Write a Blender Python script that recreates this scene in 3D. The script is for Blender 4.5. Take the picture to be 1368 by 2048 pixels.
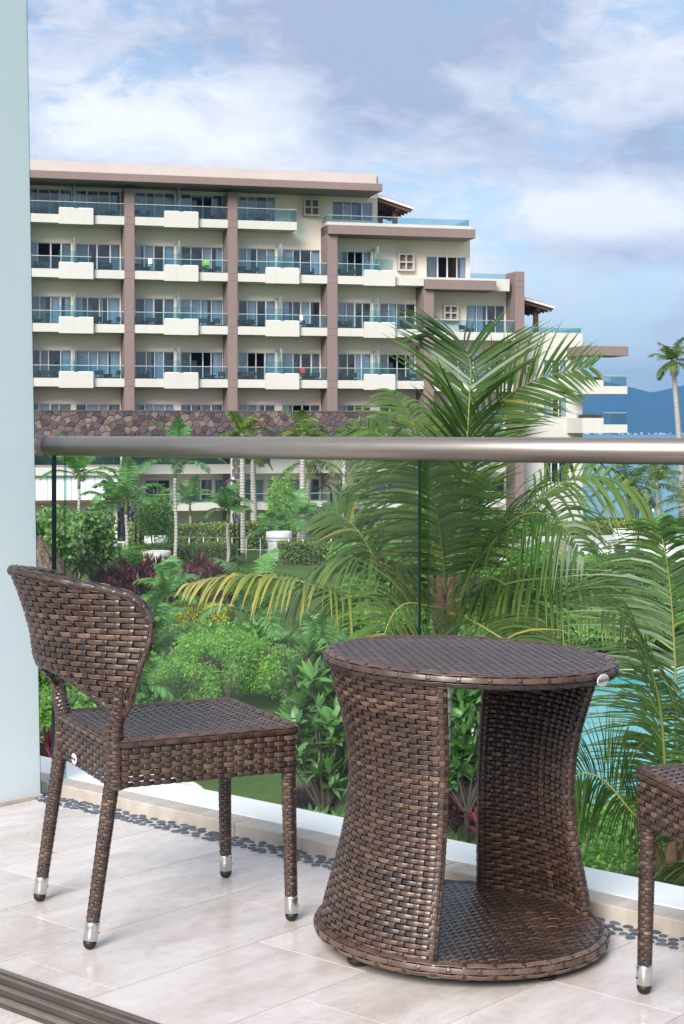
import bpy, bmesh, math, random
import numpy as np
from mathutils import Vector, Matrix

for o in list(bpy.data.objects):
    bpy.data.objects.remove(o)
S = bpy.context.scene
COL = S.collection
PI = math.pi
rad = math.radians

# ---------------------------------------------------------------- camera
EYE = 1.10           # eye height above the balcony floor
F = 3290.0           # focal length in pixels of the 1368 x 2048 photograph
HOR = 865.0          # row of the horizon
cam = bpy.data.cameras.new('camera')
cam.sensor_width = 36.0
cam.sensor_fit = 'AUTO'
cam.lens = F / 2048.0 * 36.0
cam.shift_y = -(1024.0 - HOR) / 2048.0
cam.clip_start = 0.05
cam.clip_end = 60000.0
camo = bpy.data.objects.new('camera', cam)
COL.objects.link(camo)
camo.location = (0, 0, EYE)
camo.rotation_euler = (PI / 2, 0, 0)
S.camera = camo

# ---------------------------------------------------------------- light
SUN_EL, SUN_AZ = rad(33), rad(203)       # azimuth from +Y (view direction), clockwise
SUN_STRENGTH, SUN_ANGLE = 4.5, rad(30)
SKY_STRENGTH = 0.115
S.view_settings.view_transform = 'Standard'
S.view_settings.look = 'None'
S.view_settings.exposure = 0.40
S.view_settings.gamma = 1.0
S.view_settings.use_curve_mapping = False
S.cycles.use_denoising = True
try:
    S.cycles.denoiser = 'OPENIMAGEDENOISE'
except Exception:
    pass
S.cycles.max_bounces = 8
S.cycles.transparent_max_bounces = 24
S.cycles.caustics_reflective = False
S.cycles.caustics_refractive = False

sun = bpy.data.lights.new('sun', 'SUN')
sun.energy = SUN_STRENGTH
sun.angle = SUN_ANGLE
sun.color = (1.0, 0.965, 0.92)
suno = bpy.data.objects.new('sun', sun)
COL.objects.link(suno)
sd = Vector((math.sin(SUN_AZ) * math.cos(SUN_EL), math.cos(SUN_AZ) * math.cos(SUN_EL), math.sin(SUN_EL)))
suno.rotation_euler = (-sd).to_track_quat('-Z', 'Y').to_euler()
suno.location = (0, -20, 40)


class NT:
    """small helper to write node trees"""
    def __init__(self, tree):
        self.t = tree
        self.n = tree.nodes
        self.n.clear()

    def new(self, kind, **kw):
        nd = self.n.new(kind)
        for k, v in kw.items():
            setattr(nd, k, v)
        return nd

    def link(self, a, b):
        self.t.links.new(a, b)

    def setv(self, sock, v):
        if hasattr(v, 'is_linked') or isinstance(v, bpy.types.NodeSocket):
            self.link(v, sock)
        else:
            sock.default_value = v

    def math(self, op, a, b=0.0, c=0.0, clamp=False):
        nd = self.new('ShaderNodeMath', operation=op, use_clamp=clamp)
        self.setv(nd.inputs[0], a)
        self.setv(nd.inputs[1], b)
        self.setv(nd.inputs[2], c)
        return nd.outputs[0]

    def vmath(self, op, a, b=(0, 0, 0)):
        nd = self.new('ShaderNodeVectorMath', operation=op)
        self.setv(nd.inputs[0], a)
        self.setv(nd.inputs[1], b)
        return nd.outputs['Value'] if op in ('DOT_PRODUCT', 'LENGTH', 'DISTANCE') else nd.outputs[0]

    def noise(self, vec, scale, detail=4, rough=0.55, dist=0.0):
        nd = self.new('ShaderNodeTexNoise')
        if vec is not None:
            self.link(vec, nd.inputs['Vector'])
        nd.inputs['Scale'].default_value = scale
        nd.inputs['Detail'].default_value = detail
        nd.inputs['Roughness'].default_value = rough
        nd.inputs['Distortion'].default_value = dist
        return nd.outputs['Fac']

    def ramp(self, fac, stops, interp='LINEAR'):
        nd = self.new('ShaderNodeValToRGB')
        cr = nd.color_ramp
        cr.interpolation = interp
        while len(cr.elements) > 1:
            cr.elements.remove(cr.elements[-1])
        cr.elements[0].position = stops[0][0]
        cr.elements[0].color = tuple(stops[0][1]) + (1,)
        for p, c in stops[1:]:
            e = cr.elements.new(p)
            e.color = tuple(c) + (1,)
        self.setv(nd.inputs[0], fac)
        return nd.outputs[0]

    def maprange(self, v, a, b, c=0.0, d=1.0, smooth=True):
        nd = self.new('ShaderNodeMapRange')
        if smooth:
            nd.interpolation_type = 'SMOOTHSTEP'
        self.setv(nd.inputs[0], v)
        for i, x in enumerate((a, b, c, d)):
            nd.inputs[1 + i].default_value = x
        return nd.outputs[0]

    def mix(self, fac, a, b, blend='MIX'):
        nd = self.new('ShaderNodeMix', data_type='RGBA', blend_type=blend)
        self.setv(nd.inputs[0], fac)
        for sock, v in ((nd.inputs[6], a), (nd.inputs[7], b)):
            if isinstance(v, (tuple, list)):
                v = tuple(v) + ((1,) if len(v) == 3 else ())
            self.setv(sock, v)
        return nd.outputs[2]

    def mixs(self, fac, a, b):
        nd = self.new('ShaderNodeMixShader')
        self.setv(nd.inputs[0], fac)
        self.link(a, nd.inputs[1])
        self.link(b, nd.inputs[2])
        return nd.outputs[0]


# world: clear-sky model with broken cloud in front of it, the same all round
W = bpy.data.worlds.new('World')
S.world = W
W.use_nodes = True
w = NT(W.node_tree)
sky = w.new('ShaderNodeTexSky', sky_type='NISHITA')
sky.sun_disc = False
sky.sun_elevation = SUN_EL
sky.sun_rotation = SUN_AZ
sky.air_density = 1.0
sky.dust_density = 0.6
sky.ozone_density = 2.0
tc = w.new('ShaderNodeTexCoord')
dirv = w.vmath('NORMALIZE', tc.outputs['Generated'])
st = w.vmath('MULTIPLY', dirv, (1.0, 1.0, 2.1))


def blob(d0, sx, sz):
    """soft patch of sky round direction d0 (x, z), elongated sideways"""
    v = w.vmath('SUBTRACT', dirv, (d0[0], math.sqrt(max(0.0, 1 - d0[0] ** 2 - d0[1] ** 2)), d0[1]))
    v = w.vmath('MULTIPLY', v, (1.0 / sx, 1.0 / sx, 1.0 / sz))
    l = w.vmath('LENGTH', v)
    return w.maprange(l, 0.0, 1.0, 1.0, 0.0)


n1 = w.noise(w.vmath('ADD', st, (3.1, 0.4, 1.7)), 6.5, 8, 0.60, 0.35)
n2 = w.noise(w.vmath('ADD', st, (9.3, 2.2, 5.1)), 3.6, 6, 0.55, 0.3)
n3 = w.noise(w.vmath('ADD', st, (1.3, 7.2, 0.6)), 21.0, 9, 0.68, 0.45)
cov = w.math('ADD', n1, w.math('MULTIPLY', w.math('SUBTRACT', n3, 0.5), 0.46))
cov = w.math('ADD', cov, w.math('MULTIPLY', blob((-0.08, 0.22), 0.30, 0.14), 0.20))
cov = w.math('ADD', cov, w.math('MULTIPLY', blob((0.170, 0.128), 0.085, 0.040), 0.26))
cov = w.math('ADD', cov, w.math('MULTIPLY', blob((0.19, 0.20), 0.09, 0.05), 0.16))
cov = w.math('SUBTRACT', cov, w.math('MULTIPLY', blob((0.12, 0.075), 0.11, 0.04), 0.05))
cfac = w.maprange(cov, 0.44, 0.58)
shade = w.math('ADD', n2, w.math('MULTIPLY', w.math('SUBTRACT', n3, 0.5), 0.52))
shade = w.math('SUBTRACT', shade, w.math('MULTIPLY', blob((-0.02, 0.242), 0.17, 0.040), 0.30))
shade = w.math('SUBTRACT', shade, w.math('MULTIPLY', blob((0.20, 0.172), 0.085, 0.030), 0.24))
shade = w.math('SUBTRACT', shade, w.math('MULTIPLY', blob((0.17, 0.108), 0.09, 0.022), 0.16))
shade = w.math('ADD', shade, w.math('MULTIPLY', blob((-0.12, 0.185), 0.14, 0.036), 0.26))
shade = w.math('ADD', shade, w.math('MULTIPLY', blob((0.165, 0.130), 0.080, 0.026), 0.26))
ccol = w.ramp(w.maprange(shade, 0.25, 0.66, smooth=False), [(0.0, (0.41, 0.46, 0.60)), (0.45, (0.67, 0.715, 0.82)), (1.0, (0.97, 0.97, 0.99))])
bg1 = w.new('ShaderNodeBackground')
w.link(sky.outputs[0], bg1.inputs[0])
bg1.inputs[1].default_value = SKY_STRENGTH
bg2 = w.new('ShaderNodeBackground')
w.link(ccol, bg2.inputs[0])
bg2.inputs[1].default_value = 0.92
thin = w.math('ADD', w.math('MULTIPLY', cfac, 0.60), 0.37)   # high veil everywhere, cumulus over it
ws = w.mixs(thin, bg1.outputs[0], bg2.outputs[0])
wo = w.new('ShaderNodeOutputWorld')
w.link(ws, wo.inputs[0])


# ---------------------------------------------------------------- helpers
def at(px, py, d):
    """world point seen at a photograph position at distance d in front of the eye"""
    return Vector(((px - 684.0) / F * d, d, EYE + (HOR - py) / F * d))


def link(o, parent=None):
    COL.objects.link(o)
    if parent is not None:
        o.parent = parent
    return o


def tag(o, label=None, cat=None, group=None, kind=None):
    if label: o['label'] = label
    if cat: o['category'] = cat
    if group: o['group'] = group
    if kind: o['kind'] = kind
    return o


def empty(name, loc=(0, 0, 0), rz=0.0):
    o = bpy.data.objects.new(name, None)
    o.empty_display_size = 0.1
    COL.objects.link(o)
    o.location = loc
    o.rotation_euler = (0, 0, rz)
    return o


def copy_tree(o, parent=None):
    c = o.copy()
    COL.objects.link(c)
    c.parent = parent
    for ch in list(o.children):
        copy_tree(ch, c)
    return c


class MB:
    """collects geometry for one mesh object"""
    def __init__(self):
        self.v = []
        self.f = []
        self.sm = []
        self.tone = []

    def add(self, vs, fs, smooth=False, tone=0.5):
        b = len(self.v)
        self.v += [tuple(p) for p in vs]
        self.f += [tuple(b + i for i in f) for f in fs]
        self.sm += [smooth] * len(fs)
        if np.ndim(tone) == 0:
            self.tone += [float(tone)] * len(vs)
        else:
            self.tone += list(map(float, tone))
        return self

    def box(self, x0, x1, y0, y1, z0, z1, tone=0.5):
        return self.add([(x0, y0, z0), (x1, y0, z0), (x1, y1, z0), (x0, y1, z0),
                         (x0, y0, z1), (x1, y0, z1), (x1, y1, z1), (x0, y1, z1)],
                        [(0, 3, 2, 1), (4, 5, 6, 7), (0, 1, 5, 4), (1, 2, 6, 5), (2, 3, 7, 6), (3, 0, 4, 7)], False, tone)

    def bbox(self, x0, x1, y0, y1, z0, z1, b=0.004, tone=0.5):
        """box with chamfered edges"""
        bm = bmesh.new()
        bmesh.ops.create_cube(bm, size=1)
        for v in bm.verts:
            v.co = Vector((x0 + (v.co.x + .5) * (x1 - x0), y0 + (v.co.y + .5) * (y1 - y0), z0 + (v.co.z + .5) * (z1 - z0)))
        bmesh.ops.bevel(bm, geom=bm.edges[:], offset=b, segments=2, affect='EDGES', profile=0.5)
        bm.verts.index_update()
        self.add([v.co[:] for v in bm.verts], [[v.index for v in f.verts] for f in bm.faces], False, tone)
        bm.free()
        return self

    def prism(self, pts, axis, a0, a1, tone=0.5):
        """polygon extruded along an axis; pts are the two other coordinates"""
        n = len(pts)
        def mk(p, a):
            q = list(p)
            q.insert(axis, a)
            return tuple(q)
        vs = [mk(p, a0) for p in pts] + [mk(p, a1) for p in pts]
        fs = [tuple(range(n))[::-1], tuple(range(n, 2 * n))]
        fs += [(i, (i + 1) % n, n + (i + 1) % n, n + i) for i in range(n)]
        return self.add(vs, fs, False, tone)

    def tube(self, pts, rads, n=8, cap=True, tone=0.5):
        pts = [Vector(p) for p in pts]
        if np.ndim(rads) == 0:
            rads = [rads] * len(pts)
        rings = []
        up = Vector((0, 0, 1))
        ref = None
        for i, p in enumerate(pts):
            t = (pts[min(i + 1, len(pts) - 1)] - pts[max(i - 1, 0)])
            if t.length < 1e-9:
                t = Vector((0, 0, 1))
            t.normalize()
            if ref is None:
                ref = up if abs(t.dot(up)) < 0.9 else Vector((1, 0, 0))
            a = ref - t * ref.dot(t)
            if a.length < 1e-5:
                a = Vector((1, 0, 0)) - t * t.x
            a.normalize()
            ref = a
            b = t.cross(a)
            rings.append([p + (a * math.cos(2 * PI * k / n) + b * math.sin(2 * PI * k / n)) * rads[i] for k in range(n)])
        vs = [q for r in rings for q in r]
        fs = []
        for i in range(len(pts) - 1):
            for k in range(n):
                fs.append((i * n + k, i * n + (k + 1) % n, (i + 1) * n + (k + 1) % n, (i + 1) * n + k))
        base = len(self.v)
        self.add(vs, fs, True, tone)
        if cap:
            m = (len(pts) - 1) * n
            self.f.append(tuple(base + k for k in range(n))[::-1]); self.sm.append(False)
            self.f.append(tuple(base + m + k for k in range(n))); self.sm.append(False)
        return self

    def lathe(self, prof, n=24, c=(0, 0), smooth=True, tone=0.5):
        """prof: (radius, z) from bottom to top, closed at both ends if radius > 0"""
        vs, fs = [], []
        for r, z in prof:
            for k in range(n):
                vs.append((c[0] + r * math.cos(2 * PI * k / n), c[1] + r * math.sin(2 * PI * k / n), z))
        for i in range(len(prof) - 1):
            for k in range(n):
                fs.append((i * n + k, i * n + (k + 1) % n, (i + 1) * n + (k + 1) % n, (i + 1) * n + k))
        base = len(self.v)
        self.add(vs, fs, smooth, tone)
        m = (len(prof) - 1) * n
        self.f.append(tuple(base + k for k in range(n))[::-1]); self.sm.append(False)
        self.f.append(tuple(base + m + k for k in range(n))); self.sm.append(False)
        return self

    def build(self, name, mat, parent=None, loc=None):
        me = bpy.data.meshes.new(name)
        me.from_pydata(self.v, [], self.f)
        me.polygons.foreach_set('use_smooth', self.sm)
        at_ = me.attributes.new('tone', 'FLOAT', 'POINT')
        at_.data.foreach_set('value', self.tone)
        me.materials.append(mat)
        me.update()
        o = bpy.data.objects.new(name, me)
        link(o, parent)
        if loc is not None:
            o.location = loc
        return o


def np_mesh(name, V, Fq, tone, mat, parent=None, smooth=True):
    """fast mesh from arrays: V (n,3), Fq (m,4) or (m,3)"""
    me = bpy.data.meshes.new(name)
    V = np.asarray(V, dtype=np.float32)
    Fq = np.asarray(Fq, dtype=np.int32)
    k = Fq.shape[1]
    me.vertices.add(len(V))
    me.vertices.foreach_set('co', V.ravel())
    me.loops.add(Fq.size)
    me.loops.foreach_set('vertex_index', Fq.ravel())
    me.polygons.add(len(Fq))
    me.polygons.foreach_set('loop_start', np.arange(0, Fq.size, k, dtype=np.int32))
    me.polygons.foreach_set('loop_total', np.full(len(Fq), k, dtype=np.int32))
    me.polygons.foreach_set('use_smooth', np.full(len(Fq), smooth, dtype=bool))
    a = me.attributes.new('tone', 'FLOAT', 'POINT')
    a.data.foreach_set('value', np.asarray(tone, dtype=np.float32))
    me.materials.append(mat)
    me.update(calc_edges=True)
    o = bpy.data.objects.new(name, me)
    link(o, parent)
    return o


# ---------------------------------------------------------------- materials
def material(name):
    m = bpy.data.materials.new(name)
    m.use_nodes = True
    return m, NT(m.node_tree)


def finish(t, shader):
    o = t.new('ShaderNodeOutputMaterial')
    t.link(shader, o.inputs[0])


def principled(t, col, rough=0.6, metal=0.0, spec=0.5, normal=None, coat=0.0, trans=0.0):
    p = t.new('ShaderNodeBsdfPrincipled')
    if isinstance(col, (tuple, list)):
        p.inputs['Base Color'].default_value = tuple(col) + (1,)
    else:
        t.link(col, p.inputs['Base Color'])
    t.setv(p.inputs['Roughness'], rough)
    p.inputs['Metallic'].default_value = metal
    p.inputs['Specular IOR Level'].default_value = spec
    p.inputs['Coat Weight'].default_value = coat
    p.inputs['Coat Roughness'].default_value = 0.1
    if trans:
        p.inputs['Transmission Weight'].default_value = trans
    if normal is not None:
        t.link(normal, p.inputs['Normal'])
    return p.outputs[0]


def bump(t, h, strength=0.3, dist=0.01):
    b = t.new('ShaderNodeBump')
    b.inputs['Strength'].default_value = strength
    b.inputs['Distance'].default_value = dist
    t.link(h, b.inputs['Height'])
    return b.outputs[0]


def mat_plain(name, col, rough=0.6, metal=0.0, var=0.12, scale=3.0, bmp=0.0, spec=0.5, rand=0.0, bscale=None):
    """one colour with soft blotches, optional bump and per-object variation"""
    m, t = material(name)
    c = t.new('ShaderNodeTexCoord').outputs['Object']
    n = t.noise(c, scale, 5, 0.6)
    lo = tuple(x * (1 - var) for x in col)
    hi = tuple(min(1, x * (1 + var)) for x in col)
    cc = t.ramp(n, [(0.3, lo), (0.7, hi)])
    if rand:
        oi = t.new('ShaderNodeObjectInfo').outputs['Random']
        cc = t.mix(1.0, cc, t.ramp(oi, [(0, (1 - rand,) * 3), (1, (1 + rand * .0,) * 3)]), 'MULTIPLY')
    nr = None
    if bmp:
        nr = bump(t, t.noise(c, bscale or scale * 6, 6, 0.6), bmp, 0.01)
    finish(t, principled(t, cc, rough, metal, spec, nr))
    return m


def mat_leaf(name, stops, trans=0.35, rough=0.45, rand=0.0, spec=0.35):
    """leaf colour from the 'tone' attribute; thin leaves let some light through"""
    m, t = material(name)
    a = t.new('ShaderNodeAttribute', attribute_name='tone')
    f = a.outputs['Fac']
    if rand:
        oi = t.new('ShaderNodeObjectInfo').outputs['Random']
        f = t.math('ADD', f, t.math('MULTIPLY', t.math('SUBTRACT', oi, 0.5), rand), clamp=True)
    col = t.ramp(f, stops)
    p = principled(t, col, rough, 0, spec)
    tr = t.new('ShaderNodeBsdfTranslucent')
    t.link(t.mix(1.0, col, (1.25, 1.3, 0.6), 'MULTIPLY'), tr.inputs[0])
    finish(t, t.mixs(trans, p, tr.outputs[0]))
    return m


def mat_glass(name, tint, gloss=0.05, rough=0.0, mixw=None):
    m, t = material(name)
    tr = t.new('ShaderNodeBsdfTransparent')
    tr.inputs[0].default_value = tuple(tint) + (1,)
    gl = t.new('ShaderNodeBsdfGlossy')
    gl.inputs['Roughness'].default_value = rough
    lw = t.new('ShaderNodeLayerWeight')
    lw.inputs[0].default_value = 0.5
    f = t.math('ADD', t.math('MULTIPLY', t.math('POWER', lw.outputs['Facing'], 5.0), 0.9), gloss, clamp=True)
    sh = t.mixs(f, tr.outputs[0], gl.outputs[0])
    if mixw:
        df = t.new('ShaderNodeBsdfDiffuse')
        df.inputs[0].default_value = tuple(mixw[1]) + (1,)
        c = t.new('ShaderNodeTexCoord').outputs['Object']
        sm_ = t.noise(t.vmath('MULTIPLY', c, (1, 1, 0.4)), 3.5, 6, 0.65)
        sp_ = t.noise(c, 75, 3, 0.5)
        ff = t.math('ADD', t.math('MULTIPLY', t.maprange(sm_, 0.4, 0.75), mixw[0] * 3), t.math('MULTIPLY', t.maprange(sp_, 0.72, 0.76), mixw[0] * 14))
        ff = t.math('ADD', ff, mixw[0] * 0.5, clamp=True)
        sh = t.mixs(ff, sh, df.outputs[0])
    finish(t, sh)
    return m


def mat_render(name, col, stain, amount=0.35, rough=0.85):
    """painted render with faint rain streaks and patches"""
    m, t = material(name)
    c = t.new('ShaderNodeTexCoord').outputs['Object']
    big = t.noise(c, 0.35, 5, 0.6)
    st_ = t.noise(t.vmath('MULTIPLY', c, (3.5, 3.5, 0.16)), 1.6, 6, 0.65)
    fine = t.noise(c, 14, 5, 0.7)
    cc = t.ramp(big, [(0.3, tuple(x * 0.95 for x in col)), (0.7, tuple(min(1, x * 1.04) for x in col))])
    f = t.math('MULTIPLY', t.maprange(st_, 0.50, 0.78, 0, amount), t.maprange(fine, 0.3, 0.7, 0.5, 1.0))
    cc = t.mix(f, cc, stain)
    finish(t, principled(t, cc, rough, 0, 0.3, bump(t, fine, 0.1, 0.01)))
    return m


M = {}
M['cream'] = mat_render('cream_render', (0.84, 0.725, 0.615), (0.52, 0.43, 0.35), 0.28)
M['white_slab'] = mat_render('off_white_render', (0.585, 0.56, 0.515), (0.40, 0.36, 0.31), 0.32)
M['taupe'] = mat_render('taupe_render', (0.245, 0.178, 0.165), (0.15, 0.11, 0.10), 0.45)
M['pinkish'] = mat_render('pale_pink_render', (0.54, 0.465, 0.43), (0.38, 0.32, 0.29), 0.35)
M['frame_white'] = mat_plain('white_aluminium', (0.72, 0.73, 0.75), 0.4, var=0.03)
M['pane'] = mat_glass('window_glass', (0.72, 0.79, 0.84), 0.06, 0.01)
M['bal_glass'] = mat_glass('balcony_glass', (0.70, 0.86, 0.89), 0.05, 0.0)
M['fin_glass'] = mat_glass('fin_glass', (0.72, 0.84, 0.85), 0.06, 0.05, (0.22, (0.55, 0.66, 0.66)))
M['curtain_white'] = mat_plain('sheer_curtain', (0.80, 0.83, 0.88), 0.9, var=0.05)
M['curtain_taupe'] = mat_plain('taupe_curtain', (0.42, 0.38, 0.39), 0.9, var=0.06)
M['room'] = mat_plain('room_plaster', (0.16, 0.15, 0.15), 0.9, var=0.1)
M['wood_dark'] = mat_plain('dark_timber', (0.115, 0.05, 0.035), 0.7, var=0.25, scale=5)
M['roof_white'] = mat_plain('white_fascia', (0.8, 0.78, 0.76), 0.7)
M['tile_red'] = mat_plain('clay_tile', (0.45, 0.20, 0.13), 0.8, var=0.2, scale=8)
M['metal_pale'] = mat_plain('pale_metal_rail', (0.70, 0.68, 0.64), 0.35, 0.6, var=0.03)
M['dark_furn'] = mat_plain('dark_wicker_far', (0.030, 0.030, 0.036), 0.6, var=0.2)
M['black_metal'] = mat_plain('black_painted_metal', (0.012, 0.014, 0.018), 0.4, var=0.2)
M['white_pot'] = mat_plain('white_resin', (0.82, 0.82, 0.82), 0.35, var=0.03)
M['soil'] = mat_plain('soil', (0.05, 0.035, 0.025), 0.95, var=0.3, scale=8, bmp=0.5)
M['mortar'] = mat_plain('stone_mortar', (0.11, 0.10, 0.10), 0.95, var=0.2, scale=6)
m, t = material('field_stone')
c = t.new('ShaderNodeTexCoord').outputs['Object']
oi = t.new('ShaderNodeObjectInfo').outputs['Random']
base = t.ramp(oi, [(0.0, (0.075, 0.055, 0.060)), (0.22, (0.15, 0.105, 0.105)), (0.42, (0.105, 0.085, 0.095)), (0.62, (0.20, 0.155, 0.14)), (0.8, (0.13, 0.085, 0.08)), (1.0, (0.17, 0.15, 0.155))], 'CONSTANT')
n = t.noise(c, 3.0, 7, 0.7)
base = t.mix(1.0, base, t.ramp(n, [(0.25, (0.6, 0.6, 0.6)), (0.75, (1.35, 1.32, 1.3))]), 'MULTIPLY')
finish(t, principled(t, base, 0.85, 0, 0.3, bump(t, t.noise(c, 9, 7, 0.7), 0.8, 0.05)))
M['stone'] = m

# ================================================================ the setting: terrain, sea, mountains
def ground_z(x, y):
    sm = lambda a, b, v: (lambda q: q * q * (3 - 2 * q))(min(1, max(0, (v - a) / (b - a))))
    start = 40 + 14 * sm(1.0, 4.0, x)
    z = -6.4 + 1.3 * sm(start, 82, y)
    z += 0.10 * math.sin(x * 0.35 + 1.0) * math.sin(y * 0.21)
    z -= 3.4 * sm(118, 150, y)
    return z


def mat_ground():
    m, t = material('lawn_turf')
    c = t.new('ShaderNodeTexCoord').outputs['Object']
    a = t.noise(c, 0.35, 4, 0.6)
    b = t.noise(c, 7.0, 8, 0.75)
    col = t.ramp(t.math('ADD', t.math('MULTIPLY', a, 0.55), t.math('MULTIPLY', b, 0.45)),
                 [(0.30, (0.040, 0.085, 0.020)), (0.50, (0.080, 0.150, 0.034)), (0.68, (0.130, 0.215, 0.055))])
    finish(t, principled(t, col, 0.9, 0, 0.2, bump(t, t.noise(c, 14, 6, 0.8), 0.9, 0.08)))
    return m


M['lawn'] = mat_ground()
xs = sorted(set([-60000, -20000, -5000, -1500, -500, -250, -150, -100] + [x * 2.0 for x in range(-40, 41)] + [100, 150, 250, 500, 1500, 5000, 20000, 60000]))
ys = [-300, -100, -40, 0] + [4 + i * 2.0 for i in range(74)] + [160, 200]
mb = MB()
vs = [(x, y, ground_z(x, y)) for y in ys for x in xs]
nx = len(xs)
fs = [(j * nx + i, j * nx + i + 1, (j + 1) * nx + i + 1, (j + 1) * nx + i) for j in range(len(ys) - 1) for i in range(nx - 1)]
mb.add(vs, fs, True)
tag(mb.build('ground', M['lawn']), kind='structure')

# sea out to the horizon
m, t = material('sea_water')
c = t.new('ShaderNodeTexCoord').outputs['Object']
cs = t.vmath('MULTIPLY', c, (0.35, 1.0, 1.0))
h = t.math('ADD', t.noise(cs, 0.25, 6, 0.65), t.math('MULTIPLY', t.noise(cs, 0.03, 3, 0.5), 1.2))
col = t.ramp(t.noise(cs, 0.012, 4, 0.6), [(0.35, (0.035, 0.21, 0.30)), (0.65, (0.06, 0.29, 0.37))])
finish(t, principled(t, col, 0.32, 0, 0.35, bump(t, h, 0.6, 0.5)))
M['sea'] = m
mb = MB()
mb.add([(-60000, 120, EYE - 9.0), (60000, 120, EYE - 9.0), (60000, 50000, EYE - 9.0), (-60000, 50000, EYE - 9.0)], [(0, 1, 2, 3)])
tag(mb.build('sea', M['sea']), kind='structure')

# forested mountains across the bay
m, t = material('forested_slope')
c = t.new('ShaderNodeTexCoord').outputs['Object']
col = t.ramp(t.noise(c, 0.02, 8, 0.7), [(0.35, (0.015, 0.032, 0.018)), (0.65, (0.045, 0.075, 0.04))])
finish(t, principled(t, col, 0.95, 0, 0.1, bump(t, t.noise(c, 0.02, 8, 0.7), 1.0, 30)))
M['mountain'] = m
rng = np.random.default_rng(4)
MD = 7000.0
mx = np.linspace(-1500, 4200, 190)
prof_px = np.array([-100, 300, 700, 900, 1040, 1165, 1215, 1262, 1300, 1330, 1368, 1450, 1550, 1700, 2000, 2400, 2700])
prof_h = np.array([40, 60, 80, 92, 108, 104, 106, 98, 88, 93, 100, 118, 96, 80, 92, 60, 30])
def ridge_noise(x, f, seed):
    r = np.random.default_rng(seed)
    out = np.zeros_like(x)
    for k in range(6):
        out += np.sin(x * f * (1.9 ** k) + r.uniform(0, 6.28)) * (0.55 ** k)
    return out
topz = np.interp(mx * F / (MD + 600) + 684, prof_px, prof_h) / F * (MD + 600) + ridge_noise(mx, 0.006, 2) * 4.0
rows = []
dep = np.linspace(0, 1400, 46)
for j, dy in enumerate(dep):
    s = dy / 600.0
    env = np.clip(s, 0, 1) ** 0.9 if dy <= 600 else np.clip(1 - (dy - 600) / 1000.0, 0, 1)
    spur = ridge_noise(mx + dy * 0.5, 0.012, 7) * 16 + ridge_noise(mx - dy * 0.8, 0.03, 9) * 7
    z = topz * env + spur * np.sin(PI * min(1, s * 0.98)) * (1 if dy < 600 else 0.3)
    rows.append(np.stack([mx, np.full_like(mx, MD + dy), z + EYE - 9.0 - 1.5], 1))
V = np.concatenate(rows)
nx = len(mx)
ii, jj = np.meshgrid(np.arange(nx - 1), np.arange(len(dep) - 1))
q = (jj * nx + ii).ravel()
o = np_mesh('mountains', V, np.stack([q, q + 1, q + nx + 1, q + nx], 1), np.full(len(V), .5), M['mountain'])
tag(o, kind='structure')

# tiny waterfront houses at the foot of the mountains: far too many and small to count
M['far_house'] = mat_plain('pale_far_houses', (0.75, 0.72, 0.68), 0.9, var=0.2, scale=0.05)
mb = MB()
random.seed(5)
for k in range(130):
    x = random.uniform(500, 1750) if k % 3 else random.uniform(900, 1500)
    y = MD + random.uniform(-5, 30)
    ww, hh = random.uniform(4, 12), random.uniform(3, 9)
    b = EYE - 9.0 - 1 + (y - MD) * 0.15 * random.random()
    mb.box(x, x + ww, y - 5, y, b, b + hh)
tag(mb.build('far_town', M['far_house']), 'distant pale waterfront houses at the foot of the blue mountains', 'houses', kind='stuff')

# blue sea air between here and the mountains
m, t = material('sea_air')
pv = t.new('ShaderNodeVolumePrincipled')
pv.inputs['Color'].default_value = (0.20, 0.52, 1.0, 1)
pv.inputs['Density'].default_value = 0.00015
pv.inputs['Anisotropy'].default_value = 0.2
om = t.new('ShaderNodeOutputMaterial')
t.link(pv.outputs[0], om.inputs['Volume'])
M['haze'] = m
HAZE = True
if HAZE:
    mb = MB()
    mb.box(-9000, 9000, -600, 9000, EYE - 11.0, 330)
    tag(mb.build('haze', M['haze']), 'thin blue sea haze in the air over the bay', 'haze', kind='stuff')

# ================================================================ our balcony
R_ = Vector((0.754, -0.657, 0)).normalized()     # along the railing, left to right
N_ = Vector((0.657, 0.754, 0)).normalized()      # outwards over the garden
P0 = Vector((-0.92, 5.03, 0))                    # foot of the kerb at the privacy screen
ANG = math.atan2(R_.y, R_.x)


def frame_empty(name):
    return empty(name, P0, ANG)                  # local x along the railing, local y outwards


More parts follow.
